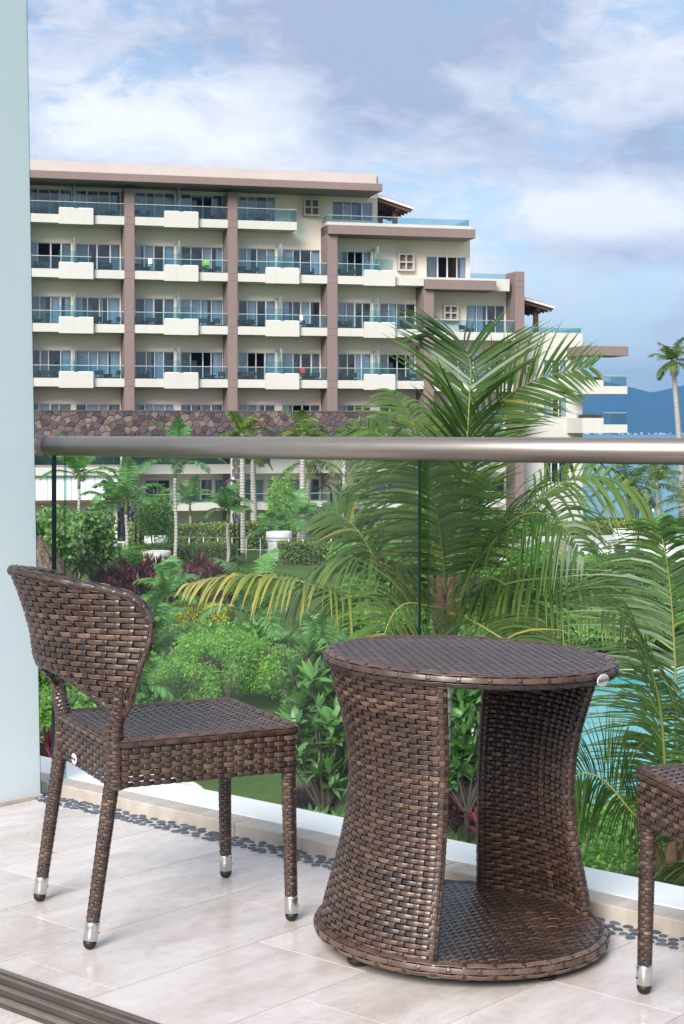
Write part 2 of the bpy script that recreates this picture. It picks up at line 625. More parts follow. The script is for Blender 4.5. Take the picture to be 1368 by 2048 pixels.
def mat_tile(name, base, dark, light, rough):
    m, t = material(name)
    c = t.new('ShaderNodeTexCoord').outputs['Object']
    oi = t.new('ShaderNodeObjectInfo').outputs['Random']
    off = t.new('ShaderNodeCombineXYZ')
    t.link(t.math('MULTIPLY', oi, 37.0), off.inputs[0])
    t.link(t.math('MULTIPLY', oi, 91.0), off.inputs[1])
    p = t.vmath('ADD', c, off.outputs[0])
    ps = t.vmath('MULTIPLY', p, (2.2, 0.8, 1.0))
    n = t.math('ADD', t.math('MULTIPLY', t.noise(ps, 3.2, 7, 0.62, 0.9), 0.75), t.math('MULTIPLY', t.noise(p, 26, 5, 0.7), 0.25))
    col = t.ramp(n, [(0.34, dark), (0.50, base), (0.66, light)])
    vein = t.math('ABSOLUTE', t.math('SUBTRACT', t.noise(ps, 2.1, 8, 0.65, 1.6), 0.5))
    col = t.mix(t.maprange(vein, 0.0, 0.012, 0.30, 0.0), col, tuple(x * 0.72 for x in dark))
    pits = t.noise(p, 60, 3, 0.6)
    col = t.mix(t.maprange(pits, 0.66, 0.74, 0.0, 0.35), col, tuple(x * 0.6 for x in dark))
    tone = t.ramp(oi, [(0, (0.90, 0.885, 0.875)), (1, (1.03, 1.02, 1.01))])
    col = t.mix(1.0, col, tone, 'MULTIPLY')
    rg = t.math('ADD', t.math('MULTIPLY', t.noise(p, 9, 5, 0.6), 0.25), rough - 0.12)
    finish(t, principled(t, col, rg, 0, 0.45, bump(t, n, 0.06, 0.004)))
    return m


M['tile'] = mat_tile('travertine', (0.635, 0.57, 0.535), (0.51, 0.435, 0.395), (0.72, 0.67, 0.645), 0.26)
M['grout'] = mat_plain('grout', (0.20, 0.175, 0.16), 0.9, var=0.1, scale=20)
fl = frame_empty('balcony_floor')
tag(fl, kind='structure')
slab = MB()
slab.box(-1.6, 3.4, -4.6, 0.0, -0.30, -0.0022)
slab.build('floor_slab', M['grout'], fl)
# stone tiles, long side at right angles to the railing, in running bond
tw, tl, gap = 0.305, 0.61, 0.0015
tmesh = MB()
tmesh.bbox(gap, tw - gap * .5, gap, tl - gap * .5, -0.012, 0.0, 0.0003)
tproto = None
KERB_S = 0.090      # width of the pebble strip
TRK = -1.240         # near side of the balcony, where the sliding door runs
def lay(x0, x1, ya, yb):
    global tproto
    i0 = math.floor(x0 / tw)
    for i in range(i0, math.ceil(x1 / tw)):
        off = -(i % 3) * tl / 3.0 - 0.13
        y = yb + off + tl
        while y > ya:
            lo, hi = max(y - tl, ya), min(y, yb)
            if hi - lo > 0.02:
                if hi - lo > tl - 1e-6:
                    if tproto is None:
                        tproto = tmesh.build('tile', M['tile'], fl)
                        o = tproto
                    else:
                        o = tproto.copy(); link(o, fl)
                    o.location = (i * tw, lo, 0)
                else:
                    b = MB()
                    b.bbox(gap, tw - gap * .5, gap, hi - lo - gap * .5, -0.012, 0.0, 0.0003)
                    o = b.build('tile', M['tile'], fl)
                    o.location = (i * tw, lo, 0)
            y -= tl
lay(-0.62, 2.75, TRK + 0.115, -KERB_S)
lay(-0.62, 1.9, TRK - 0.75, TRK - 0.005)

# pebble strip along the kerb
M['pebble'] = mat_plain('slate_pebble', (0.085, 0.10, 0.13), 0.38, var=0.35, scale=30, rand=0.45, bmp=0.15)
M['pebble_bed'] = mat_plain('pebble_bed', (0.52, 0.50, 0.47), 0.95, var=0.2, scale=60, bmp=0.3)
ps = frame_empty('pebble_strip')
tag(ps, kind='structure')
b = MB()
b.box(-0.62, 2.8, -KERB_S + 0.001, -0.001, -0.02, 0.0006)
b.build('pebble_bed', M['pebble_bed'], ps)
random.seed(11)
pvar = []
for k in range(7):
    n = 11
    ph = [random.uniform(0.86, 1.12) for _ in range(n)]
    vs = []
    for r, z in ((1.0, -0.2), (0.97, 0.35), (0.68, 0.82)):
        for i in range(n):
            a = 2 * PI * i / n
            vs.append((math.cos(a) * r * ph[i], math.sin(a) * r * ph[i], z))
    vs.append((0, 0, 1.0))
    fs = []
    for rr in range(2):
        for i in range(n):
            fs.append((rr * n + i, rr * n + (i + 1) % n, (rr + 1) * n + (i + 1) % n, (rr + 1) * n + i))
    fs += [(2 * n + i, 2 * n + (i + 1) % n, 3 * n) for i in range(n)]
    pb = MB()
    pb.add(vs, fs, True)
    pvar.append(pb)
pobj = [None] * 7
placed = []
x = -0.55
tries = 0
extra_pb = MB()
while tries < 20000 and len(placed) < 640:
    tries += 1
    px_, py_ = random.uniform(-0.12, 2.45), random.uniform(-KERB_S + 0.010, -0.009)
    a, b2 = random.uniform(0.010, 0.0165), random.uniform(0.0085, 0.0125)
    ok = True
    for (qx, qy, qa, qb) in placed:
        dx, dy = abs(px_ - qx) / (a + qa), abs(py_ - qy) / (b2 + qb)
        if dx * dx + dy * dy < 0.97:
            ok = False
            break
    if not ok:
        continue
    placed.append((px_, py_, a, b2))
    k = random.randrange(7)
    if len(placed) > 299:                       # beyond the first 300 they share one mesh
        ca_, sa_ = math.cos(tries), math.sin(tries)
        extra_pb.add([(px_ + v[0] * a, py_ + v[1] * b2, 0.0015 + v[2] * 0.0032) for v in pvar[k].v], pvar[k].f, True)
        continue
    if pobj[k] is None:
        pobj[k] = pvar[k].build('pebble', M['pebble'], ps)
        o = pobj[k]
    else:
        o = pobj[k].copy(); link(o, ps)
    o.location = (px_, py_, 0.0015)
    o.scale = (a, b2, 0.0032)
    o.rotation_euler = (random.uniform(-.05, .05), random.uniform(-.05, .05), random.uniform(-0.35, 0.35))

tag(extra_pb.build('small_pebbles', M['pebble'], ps), kind='stuff')

# stone kerb in lengths, white outer ledge
M['kerb'] = mat_tile('kerb_stone', (0.47, 0.415, 0.36), (0.38, 0.33, 0.28), (0.57, 0.52, 0.47), 0.42)
M['ledge'] = mat_plain('white_painted_ledge', (0.88, 0.88, 0.88), 0.32, var=0.06, scale=3, bmp=0.05, bscale=40)
kb = frame_empty('balcony_kerb')
tag(kb, kind='structure')
xk = -0.62
for L in (0.62, 0.83, 0.70, 0.78, 0.62):
    b = MB()
    b.bbox(xk + 0.001, xk + L - 0.001, 0.0, 0.078, -0.05, 0.036, 0.003)
    b.build('kerb_stone', M['kerb'], kb)
    xk += L
b = MB()
b.box(-0.62, 2.93, 0.0785, 0.101, -0.05, 0.020)
b.build('glass_channel', mat_plain('channel_gasket', (0.03, 0.035, 0.03), 0.6), kb)
b = MB()
b.bbox(-1.6, 3.2, 0.1015, 0.265, -0.45, 0.030, 0.004)
b.build('outer_ledge', M['ledge'], kb)

# privacy screen of milky glass at right angles to the railing
m, t = material('milky_glass')
c = t.new('ShaderNodeTexCoord').outputs['Object']
n = t.noise(t.vmath('MULTIPLY', c, (1, 1.6, 0.35)), 1.6, 4, 0.5)
col = t.ramp(n, [(0.35, (0.78, 0.87, 0.88)), (0.65, (0.85, 0.91, 0.92))])
df = principled(t, col, 0.14, 0, 0.5)
tr = t.new('ShaderNodeBsdfTranslucent')
t.link(col, tr.inputs[0])
finish(t, t.mixs(0.40, df, tr.outputs[0]))
M['milky'] = m
M['edge_green'] = mat_glass('polished_glass_edge', (0.55, 0.75, 0.72), 0.06)
pe = empty('privacy_screen', P0 + R_ * 0.054, ANG)
tag(pe, 'tall milky frosted glass privacy screen at the end of the handrail', 'glass screen')
b = MB()
lean = 0.022      # the free edge leans a touch inwards
H_ = 3.4
b.add([(-0.005, -0.050, 0.006), (0.005, -0.050, 0.006), (0.005, -2.2, 0.006), (-0.005, -2.2, 0.006),
       (-0.005, -0.050 - lean * H_, H_), (0.005, -0.050 - lean * H_, H_), (0.005, -2.2 - lean * H_, H_), (-0.005, -2.2 - lean * H_, H_)],
      [(0, 3, 2, 1), (4, 5, 6, 7), (1, 2, 6, 5), (3, 0, 4, 7), (2, 3, 7, 6), (0, 1, 5, 4)])
b.build('glass_sheet', M['milky'], pe)
b = MB()
b.add([(-0.0055, -0.0498, 0.006), (0.0055, -0.0498, 0.006), (0.0055, -0.0470, 0.006), (-0.0055, -0.0470, 0.006),
       (-0.0055, -0.0498 - lean * H_, H_), (0.0055, -0.0498 - lean * H_, H_), (0.0055, -0.0470 - lean * H_, H_), (-0.0055, -0.0470 - lean * H_, H_)],
      [(0, 3, 2, 1), (4, 5, 6, 7), (0, 1, 5, 4), (1, 2, 6, 5), (2, 3, 7, 6), (3, 0, 4, 7)])
b.build('glass_edge', M['edge_green'], pe)
b = MB()
b.bbox(-0.012, 0.012, -2.2, -0.045, 0.0, 0.012, 0.002)
b.build('floor_channel', M['kerb'], pe)

# glass railing with a round metal handrail
m, t = material('brushed_bronze_metal')
c = t.new('ShaderNodeTexCoord').outputs['Object']
n = t.noise(t.vmath('MULTIPLY', c, (1.5, 90, 90)), 3.0, 4, 0.6)
sp = t.noise(c, 22, 5, 0.7)
col = t.ramp(n, [(0.3, (0.31, 0.265, 0.235)), (0.7, (0.37, 0.32, 0.285))])
col = t.mix(t.maprange(sp, 0.70, 0.76, 0, 0.5), col, (0.24, 0.20, 0.18))
finish(t, principled(t, col, t.math('ADD', 0.30, t.math('MULTIPLY', sp, 0.14)), 0.85, 0.5))
M['bronze'] = m
M['bronze_dark'] = mat_plain('dull_bronze_clamp', (0.26, 0.21, 0.185), 0.45, 0.6, var=0.12, scale=30)
M['rail_glass'] = mat_glass('railing_glass', (0.985, 0.995, 0.99), 0.006, 0.0, (0.004, (0.75, 0.80, 0.80)))
M['glass_edge_dark'] = mat_plain('dark_glass_edge', (0.010, 0.030, 0.032), 0.15, var=0.2)
rl = frame_empty('glass_railing')
tag(rl, 'frameless clear glass balcony railing with round bronze metal handrail', 'railing')
RZ, RR, GY = 1.058, 0.0305, 0.090
b = MB()
b.tube([(-0.090, GY, RZ), (1.0, GY, RZ), (3.0, GY, RZ)], RR, 32)
b.build('handrail', M['bronze'], rl)
b = MB()
b.lathe([(0.020, -0.108), (0.030, -0.104), (0.0335, -0.096), (0.0335, 0.0), (0.0305, 0.004)], 32)
for i, v in enumerate(b.v):
    b.v[i] = (v[2] - 0.082, GY + v[0], RZ + v[1])
br = b.build('end_bracket', M['bronze_dark'], rl)
for zz in (0.018, -0.018):
    s = MB()
    s.lathe([(0.0042, 0.0), (0.0042, 0.0015), (0.002, 0.002)], 10)
    yy = -math.sqrt(0.0335 ** 2 - zz * zz)
    for i, v in enumerate(s.v):
        s.v[i] = (-0.105 + v[0], GY + yy - v[2], RZ + zz + v[1])
    s.build('screw', M['metal_pale'], br)
J = 1.402          # joint between the two panes
for x0, x1 in ((0.005, J), (J + 0.030, 3.0)):
    b = MB()
    b.box(x0, x1, GY - 0.005, GY + 0.005, 0.012, RZ - RR + 0.004)
    g = b.build('glass_pane', M['rail_glass'], rl)
    for xe, nm in ((x0, 'pane_edge'), (x1, 'pane_edge')):
        b = MB()
        if xe == x0:
            b.box(xe - 0.0012, xe - 0.0002, GY - 0.0052, GY + 0.0052, 0.014, RZ - RR + 0.002)
            b.build(nm, M['edge_green'], g)
        else:
            b.box(xe + 0.0002, xe + 0.0014, GY - 0.0052, GY + 0.0052, 0.014, RZ - RR + 0.002)
            b.build(nm, M['glass_edge_dark'], g)
b = MB()
b.box(-0.055, -0.045, GY - 0.005, GY + 0.006, 0.012, RZ - RR + 0.004)
b.build('end_mullion', M['glass_edge_dark'], rl)

# sliding-door floor track
M['track'] = mat_plain('anodised_track', (0.27, 0.22, 0.19), 0.38, 0.7, var=0.15, scale=12)
M['track_dark'] = mat_plain('track_channel', (0.11, 0.09, 0.078), 0.6, 0.3, var=0.2, scale=12)
tk = frame_empty('door_track')
tag(tk, 'bronze aluminium sliding door track set across the tiled floor', 'door track')
b = MB()
b.box(-0.62, 2.6, TRK, TRK + 0.113, -0.011, 0.004)
b.build('track_bed', M['track_dark'], tk)
for k, (ya, hh, ww) in enumerate(((0.0, 0.014, 0.010), (0.030, 0.018, 0.009), (0.048, 0.010, 0.012), (0.072, 0.018, 0.009), (0.101, 0.014, 0.012))):
    b = MB()
    b.bbox(-0.62, 2.6, TRK + ya, TRK + ya + ww, 0.0045, hh, 0.0015)
    b.build('track_rail', M['track'], tk)

# ================================================================ woven furniture
m, t = material('woven_resin_wicker')
a = t.new('ShaderNodeAttribute', attribute_name='tone').outputs['Fac']
c = t.new('ShaderNodeTexCoord').outputs['Object']
f = t.math('ADD', a, t.math('MULTIPLY', t.math('SUBTRACT', t.noise(c, 90, 4, 0.7), 0.5), 0.4), clamp=True)
col = t.ramp(f, [(0.05, (0.017, 0.010, 0.009)), (0.35, (0.046, 0.025, 0.019)), (0.62, (0.105, 0.057, 0.038)), (0.95, (0.235, 0.140, 0.092))])
rg = t.math('ADD', 0.27, t.math('MULTIPLY', t.noise(c, 40, 3, 0.6), 0.16))
finish(t, principled(t, col, rg, 0, 0.8))
M['wicker'] = m
M['core'] = mat_plain('dark_frame_core', (0.010, 0.007, 0.006), 0.7)
M['steel'] = mat_plain('brushed_steel_cap', (0.62, 0.61, 0.60), 0.28, 0.95, var=0.06, scale=60)
M['rubber'] = mat_plain('black_rubber', (0.012, 0.010, 0.010), 0.5)

RING = np.array([(-1, 0), (-.70, .85), (-.35, .30), (0, 1.0), (.35, .30), (.70, .85), (1, 0), (0, -.9)])
wrng = np.random.default_rng(21)


def strands(P, flip, path_s, path_t, off, halfw, along_s, thick, tones):
    """one strand: ring profile swept along samples on surface P"""
    e = 1e-4
    p = P(path_s, path_t)
    du = (P(path_s + e, path_t) - P(path_s - e, path_t)) / (2 * e)
    dv = (P(path_s, path_t + e) - P(path_s, path_t - e)) / (2 * e)
    n = np.cross(du, dv)
    n /= np.linalg.norm(n, axis=1, keepdims=True) + 1e-12
    if flip:
        n = -n
    w = dv if along_s else du
    w = w / (np.linalg.norm(w, axis=1, keepdims=True) + 1e-12)
    p = p + n * off[:, None]
    ring = p[:, None, :] + w[:, None, :] * (RING[None, :, 0:1] * halfw) + n[:, None, :] * (RING[None, :, 1:2] * thick)
    k = len(RING)
    N = len(path_s)
    V = ring.reshape(-1, 3)
    i = np.arange(N - 1)[:, None] * k
    j = np.arange(k)[None, :]
    F4 = np.stack([i + j, i + (j + 1) % k, i + k + (j + 1) % k, i + k + j], -1).reshape(-1, 4)
    return V, F4, np.repeat(tones, k)


def spans(mask):
    out, st_ = [], None
    for i, b in enumerate(mask):
        if b and st_ is None:
            st_ = i
        if (not b or i == len(mask) - 1) and st_ is not None:
            en = i if not b else i + 1
            if en - st_ >= 3:
                out.append((st_, en))
            st_ = None
    return out


def weave(P, s0, s1, t0, t1, ds=0.023, dt=0.0122, inside=None, amp=0.0026, thick=0.0012, flip=False, seg=4,
          rowfill=0.45, stakefill=0.30, closed=False, bias=0.0):
    """plain basket weave on a surface P(s, t): rows run along s, stakes along t"""
    ns = max(2, round((s1 - s0) / ds))
    if closed and ns % 2:
        ns += 1
    ds = (s1 - s0) / ns
    nt = max(1, round((t1 - t0) / dt))
    dt = (t1 - t0) / nt
    out = []
    ss = np.linspace(s0, s1, ns * seg + 1)
    base_row = wrng.uniform(0.30, 0.60, nt)
    for i in range(nt):
        tt = np.full_like(ss, t0 + (i + .5) * dt)
        mask = inside(ss, tt) if inside is not None else np.ones(len(ss), bool)
        cell = np.repeat(wrng.normal(0, 0.055, ns + 1), seg)[:len(ss)]
        slow = np.interp(ss, np.linspace(s0, s1, 6), wrng.normal(0, 0.12, 6))
        tones = np.clip(base_row[i] + cell + slow + bias, 0, 1)
        off = amp * np.sin(PI * (ss - s0) / ds) * (1 if i % 2 == 0 else -1)
        for a0, a1 in spans(mask):
            out.append(strands(P, flip, ss[a0:a1], tt[a0:a1], off[a0:a1], rowfill * dt, True, thick, tones[a0:a1]))
    tt = np.linspace(t0, t1, nt * 2 + 1)
    for j in range(ns if closed else ns + 1):
        sj = s0 + (j + .5) * ds
        if sj > s1:
            continue
        sv = np.full_like(tt, sj)
        mask = inside(sv, tt) if inside is not None else np.ones(len(tt), bool)
        off = -amp * np.sin(PI * (tt - t0) / dt) * (1 if j % 2 == 0 else -1) * 1.05
        tones = np.clip(np.full(len(tt), wrng.uniform(0.15, 0.5)) + bias, 0, 1)
        for a0, a1 in spans(mask):
            out.append(strands(P, flip, sv[a0:a1], tt[a0:a1], off[a0:a1], stakefill * ds, False, thick, tones[a0:a1]))
    return out


def weave_obj(name, chunks, parent):
    Vs, Fs, Ts, b = [], [], [], 0
    for V, F4, T in chunks:
        Vs.append(V); Fs.append(F4 + b); Ts.append(T)
        b += len(V)
    o = np_mesh(name, np.concatenate(Vs), np.concatenate(Fs), np.concatenate(Ts), M['wicker'], parent)
    o['kind'] = 'stuff'
    return o


def path_frame(pts, closed=True, up=(0, 0, 1)):
    """arc-length parametrised polyline -> position, side, up"""
    pts = np.asarray(pts, float)
    if closed:
        pts = np.vstack([pts, pts[:1]])
    seg = np.linalg.norm(np.diff(pts, axis=0), axis=1)
    L = np.concatenate([[0], np.cumsum(seg)])
    tot = L[-1]
    def ev(s):
        q = np.mod(s, tot) if closed else np.clip(s, 0, tot)
        return np.stack([np.interp(q, L, pts[:, k]) for k in range(3)], -1)
    return ev, tot


def rope(pts, r, closed=True, up=(0, 0, 1), rows=5, ds=0.02, bias=0.0, flat=1.0, hug=None):
    """woven round edging along a polyline"""
    ev, tot = path_frame(pts, closed)
    upv = np.asarray(up, float)
    def P(s, t):
        p = ev(s)
        d = ev(s + 0.004) - ev(s - 0.004)
        d /= np.linalg.norm(d, axis=1, keepdims=True) + 1e-12
        a = upv[None, :] - d * (d @ upv)[:, None]
        a /= np.linalg.norm(a, axis=1, keepdims=True) + 1e-12
        b = np.cross(d, a)
        return p + (a * np.cos(t / r)[:, None] * flat + b * np.sin(t / r)[:, None]) * r
    return weave(P, 0, tot, 0, 2 * PI * r, ds, 2 * PI * r / rows, amp=0.0011, thick=0.0011, flip=True, closed=closed, bias=bias, seg=4, stakefill=0.15, rowfill=0.52)


def leg_weave(pts, rads, bias=0.0, rows_pitch=0.0072):
    """wrapped leg: rows go round, stakes run up"""
    ev, tot = path_frame(pts, False)
    ev_r = lambda s: np.interp(s, np.linspace(0, tot, len(rads)), rads)
    def P(s, t):
        # s: angle*const, t: along
        p = ev(t)
        d = ev(np.clip(t + 0.01, 0, tot)) - ev(np.clip(t - 0.01, 0, tot))
        d /= np.linalg.norm(d, axis=1, keepdims=True) + 1e-12
        a = np.array([1.0, 0, 0])[None, :] - d * d[:, 0:1]
        a /= np.linalg.norm(a, axis=1, keepdims=True)
        b = np.cross(d, a)
        an = s / 0.016
        return p + (a * np.cos(an)[:, None] + b * np.sin(an)[:, None]) * ev_r(t)[:, None]
    return weave(P, 0, 2 * PI * 0.016, 0, tot, 2 * PI * 0.016 / 6, rows_pitch, amp=0.0011, thick=0.0009, closed=True, bias=bias, seg=4, stakefill=0.30, flip=False)


def round_rect(x0, x1, y0, y1, r, z, n=6):
    pts = []
    for cx, cy, a0 in ((x1 - r, y1 - r, 0), (x0 + r, y1 - r, 90), (x0 + r, y0 + r, 180), (x1 - r, y0 + r, 270)):
        for k in range(n + 1):
            a = rad(a0 + 90 * k / n)
            pts.append((cx + r * math.cos(a), cy + r * math.sin(a), z))
    return pts


def smooth_path(pts, n=24, closed=False):
    """Catmull-Rom through points"""
    pts = [Vector(p) for p in pts]
    out = []
    m = len(pts)
    for i in range(m if closed else m - 1):
        p0 = pts[(i - 1) % m] if closed or i > 0 else pts[0]
        p1, p2 = pts[i], pts[(i + 1) % m]
        p3 = pts[(i + 2) % m] if closed or i + 2 < m else pts[-1]
        for k in range(n):
            u = k / n
            out.append(0.5 * ((2 * p1) + (p2 - p0) * u + (2 * p0 - 5 * p1 + 4 * p2 - p3) * u * u + (3 * p1 - p0 - 3 * p2 + p3) * u ** 3))
    if not closed:
        out.append(pts[-1])
    return [tuple(p) for p in out]


def oval_badge(parent, name, text=True):
    """small enamel maker's plate, facing local -Y, centred on its origin"""
    n = 28
    b = MB()
    def ring(a, h, y): return [(a * math.cos(2 * PI * k / n), y, h * math.sin(2 * PI * k / n)) for k in range(n)]
    vs = ring(0.0165, 0.0108, 0.0) + ring(0.0165, 0.0108, -0.0015) + ring(0.0140, 0.0088, -0.0024)
    fs = [(k, (k + 1) % n, n + (k + 1) % n, n + k) for k in range(n)] + [(n + k, n + (k + 1) % n, 2 * n + (k + 1) % n, 2 * n + k) for k in range(n)]
    fs += [tuple(range(2 * n, 3 * n)), tuple(range(n))[::-1]]
    b.add(vs, fs)
    o = b.build(name, M['badge'], parent)
    cu = bpy.data.curves.new('lettering', 'FONT')
    cu.body = 'BAKAN'
    cu.size = 0.0088
    cu.extrude = 0.0002
    cu.align_x = 'CENTER'
    cu.align_y = 'CENTER'
    tmp = bpy.data.objects.new('lettering_curve', cu)
    COL.objects.link(tmp)
    dg = bpy.context.evaluated_depsgraph_get()
    me = bpy.data.meshes.new_from_object(tmp.evaluated_get(dg))
    bpy.data.objects.remove(tmp)
    me.materials.clear()
    me.materials.append(M['ink'])
    l = bpy.data.objects.new('lettering', me)
    link(l, o)
    l.location = (0, -0.0027, 0.0003)
    l.rotation_euler = (PI / 2, 0, 0)
    return o


M['badge'] = mat_plain('enamel_badge', (0.78, 0.78, 0.75), 0.3, 0.2, var=0.03)
M['ink'] = mat_plain('dark_print', (0.02, 0.03, 0.05), 0.6)


def make_chair():
    root = empty('wicker_chair')
    xr, xf, hy, zt, zb = -0.200, 0.235, 0.212, 0.437, 0.338
    # seat top
    def PT(s, t_):
        z = zt + 0.003 - 0.010 * np.exp(-((t_ / 0.17) ** 4 + ((s - 0.02) / 0.18) ** 4))
        return np.stack([s, t_, z], -1)
    ins = lambda s, t_: (s > xr + 0.004) & (s < xf - 0.004) & (np.abs(t_) < hy - 0.004)
    weave_obj('seat', weave(PT, xr, xf, -hy, hy, 0.0195, 0.0112, inside=ins, amp=0.0013, thick=0.0004, rowfill=0.42), root)
    # closed panel under the seat weave
    b = MB()
    b.box(xr + 0.012, xf - 0.012, -hy + 0.012, hy - 0.012, zt - 0.030, zt - 0.012)
    b.build('seat_board', M['core'], root)
    # apron round the four sides
    pts = round_rect(xr, xf, -hy, hy, 0.016, 0.0)
    ev, tot = path_frame(pts, True)
    def PA(s, t_):
        p = ev(s)
        p[:, 2] = t_
        return p
    weave_obj('apron', weave(PA, 0, tot, zb, zt - 0.004, 0.0245, 0.0122, closed=True, amp=0.0031, rowfill=0.44), root)
    weave_obj('seat_edging', rope(round_rect(xr + 0.004, xf - 0.004, -hy + 0.004, hy - 0.004, 0.016, zt - 0.004), 0.0095, rows=5, ds=0.026), root)
    # legs
    for sx, sy in ((-1, -1), (-1, 1), (1, -1), (1, 1)):
        if sx < 0:
            foot, top = Vector((-0.241, sy * 0.198, 0.054)), Vector((-0.190, sy * 0.196, 0.40))
        else:
            foot, top = Vector((0.222, sy * 0.199, 0.054)), Vector((0.216, sy * 0.194, 0.40))
        d = (foot - top).normalized()
        path = [foot.lerp(top, k / 8) for k in range(9)]
        rads = [0.0128 + 0.003 * k / 8 for k in range(9)]
        lg = weave_obj('leg', leg_weave(path, rads), root)
        b = MB()
        b.tube([foot, top], [0.0116, 0.0146], 12)
        b.build('leg_core', M['core'], lg)
        e = foot + d * 0.036
        b = MB()
        b.tube([foot - d * 0.004, foot, foot + d * 0.002, e - d * 0.001, e], [0.0140, 0.0154, 0.0157, 0.0152, 0.0142], 20)
        b.build('steel_cap', M['steel'], lg)
        b = MB()
        g = e + d * 0.018
        sc = (0.0) / max(1e-6, d.z)
        b.tube([e, e + d * 0.006, e + d * 0.013, g], [0.0140, 0.0146, 0.0125, 0.006], 16)
        o = b.build('rubber_tip', M['rubber'], lg)
        # a small rivet in the cap
        b = MB()
        b.lathe([(0.0022, 0), (0.0022, 0.0012), (0.001, 0.0016)], 8)
        for i, v in enumerate(b.v):
            b.v[i] = (foot.x + d.x * 0.022 + 0.0163 + v[2], foot.y + v[0], foot.z + d.z * 0.022 + v[1])
        b.build('rivet', M['rubber'], lg)
    # backrest: a shell that wraps round the sitter, leaning back
    def PB(y, z):
        k = 1.2 + np.clip(z - 0.5, -0.05, 0.4) * 5.6
        x = np.interp(z, [0.45, 0.50, 0.55, 0.60, 0.65, 0.70, 0.75, 0.81], [-0.245, -0.262, -0.288, -0.305, -0.3125, -0.327, -0.345, -0.370]) + k * y * y
        return np.stack([x, y, z], -1)
    half = [(0.0, 0.800), (0.063, 0.798), (0.127, 0.790), (0.175, 0.782), (0.208, 0.775), (0.235, 0.766), (0.254, 0.755), (0.268, 0.738), (0.279, 0.70),
            (0.281, 0.655), (0.277, 0.608), (0.268, 0.558), (0.253, 0.516), (0.238, 0.500), (0.220, 0.505), (0.182, 0.530), (0.144, 0.552), (0.106, 0.570), (0.05, 0.582), (0.0, 0.585)]
    half = [(y * 1.004, z - 0.004 * (z > 0.7)) for y, z in half]
    loop = half + [(-y, z) for y, z in half[::-1][1:-1]]
    poly = [(q[0], q[1]) for q in smooth_path([(y, z, 0) for y, z in loop], 6, True)]
    def ins(y, z):
        r = np.zeros(len(y), bool)
        for (xa, ya), (xb, yb) in zip(poly, poly[1:] + poly[:1]):
            if ya == yb:
                continue
            cnd = (ya > z) != (yb > z)
            r ^= cnd & (y < (xb - xa) * (z - ya) / (yb - ya) + xa)
        return r
    bk = weave_obj('backrest', weave(PB, -0.290, 0.290, 0.474, 0.806, 0.0215, 0.0122, inside=ins, seg=5, flip=True, amp=0.0031), root)
    # inner face of the shell
    def PB2(y, z):
        p = PB(y, z)
        p[:, 0] += 0.012
        return p
    weave_obj('backrest_inner_face', weave(PB2, -0.290, 0.290, 0.474, 0.806, 0.0215, 0.0122, inside=ins, seg=4, flip=False, amp=0.0030), root)
    # rim round the shell
    loop3 = []
    for y, z in loop:
        p = PB(np.array([y]), np.array([z]))[0]
        loop3.append((p[0] + 0.005, p[1], p[2]))
    lp = smooth_path(loop3, 8, True)
    tp = []
    for y, z in [(-q[0], q[1]) for q in half[8:0:-1]] + half[:9]:
        p = PB(np.array([y]), np.array([z]))[0]
        tp.append((p[0] + 0.006, p[1], p[2] - 0.003))
    tp = smooth_path(tp, 6, False)
    rim_o = weave_obj('backrest_rim', rope(lp, 0.0062, True, up=(1, 0, 0.2), rows=5, ds=0.022) + rope(tp, 0.0100, False, up=(1, 0, 0.2), rows=6, ds=0.024), root)
    b = MB()
    b.tube(lp + [lp[0]], 0.0048, 8)
    b.build('rim_core', M['core'], rim_o)
    # posts between seat corners and shell
    for sy in (-1, 1):
        pth = smooth_path([(-0.190, sy * 0.196, 0.335), (-0.190, sy * 0.197, 0.43), (-0.195, sy * 0.208, 0.470), (-0.194, sy * 0.232, 0.510), (-0.196, sy * 0.250, 0.565)], 4)
        pr = np.interp(np.linspace(0, 1, len(pth)), [0, .45, 1], [0.0205, 0.0185, 0.012])
        po = weave_obj('back_post', leg_weave(pth, list(pr), rows_pitch=0.0078), root)
        b = MB()
        b.tube(pth, [r - 0.0015 for r in pr], 12)
        b.build('post_core', M['core'], po)
    bd = oval_badge(root, 'maker_badge')
    bd.scale = (1.2, 1.0, 1.15)
    bd.location = (xr - 0.0055, 0.055, 0.356)
    bd.rotation_euler = (0, 0, -PI / 2)
    return root


chair = make_chair()
chair.location = (-0.407 + 0.006, 3.79, 0)
chair.rotation_euler = (0, 0, rad(25.8))
tag(chair, 'dark brown woven wicker chair with curved back beside the frosted screen', 'chair', 'wicker balcony chairs')
ch2 = copy_tree(chair)
ch2.location = (0.858, 3.088, 0)
ch2.rotation_euler = (0, 0, rad(194.5))
tag(ch2, 'brown wicker chair across the table from the frosted screen, by the young palm', 'chair', 'wicker balcony chairs')


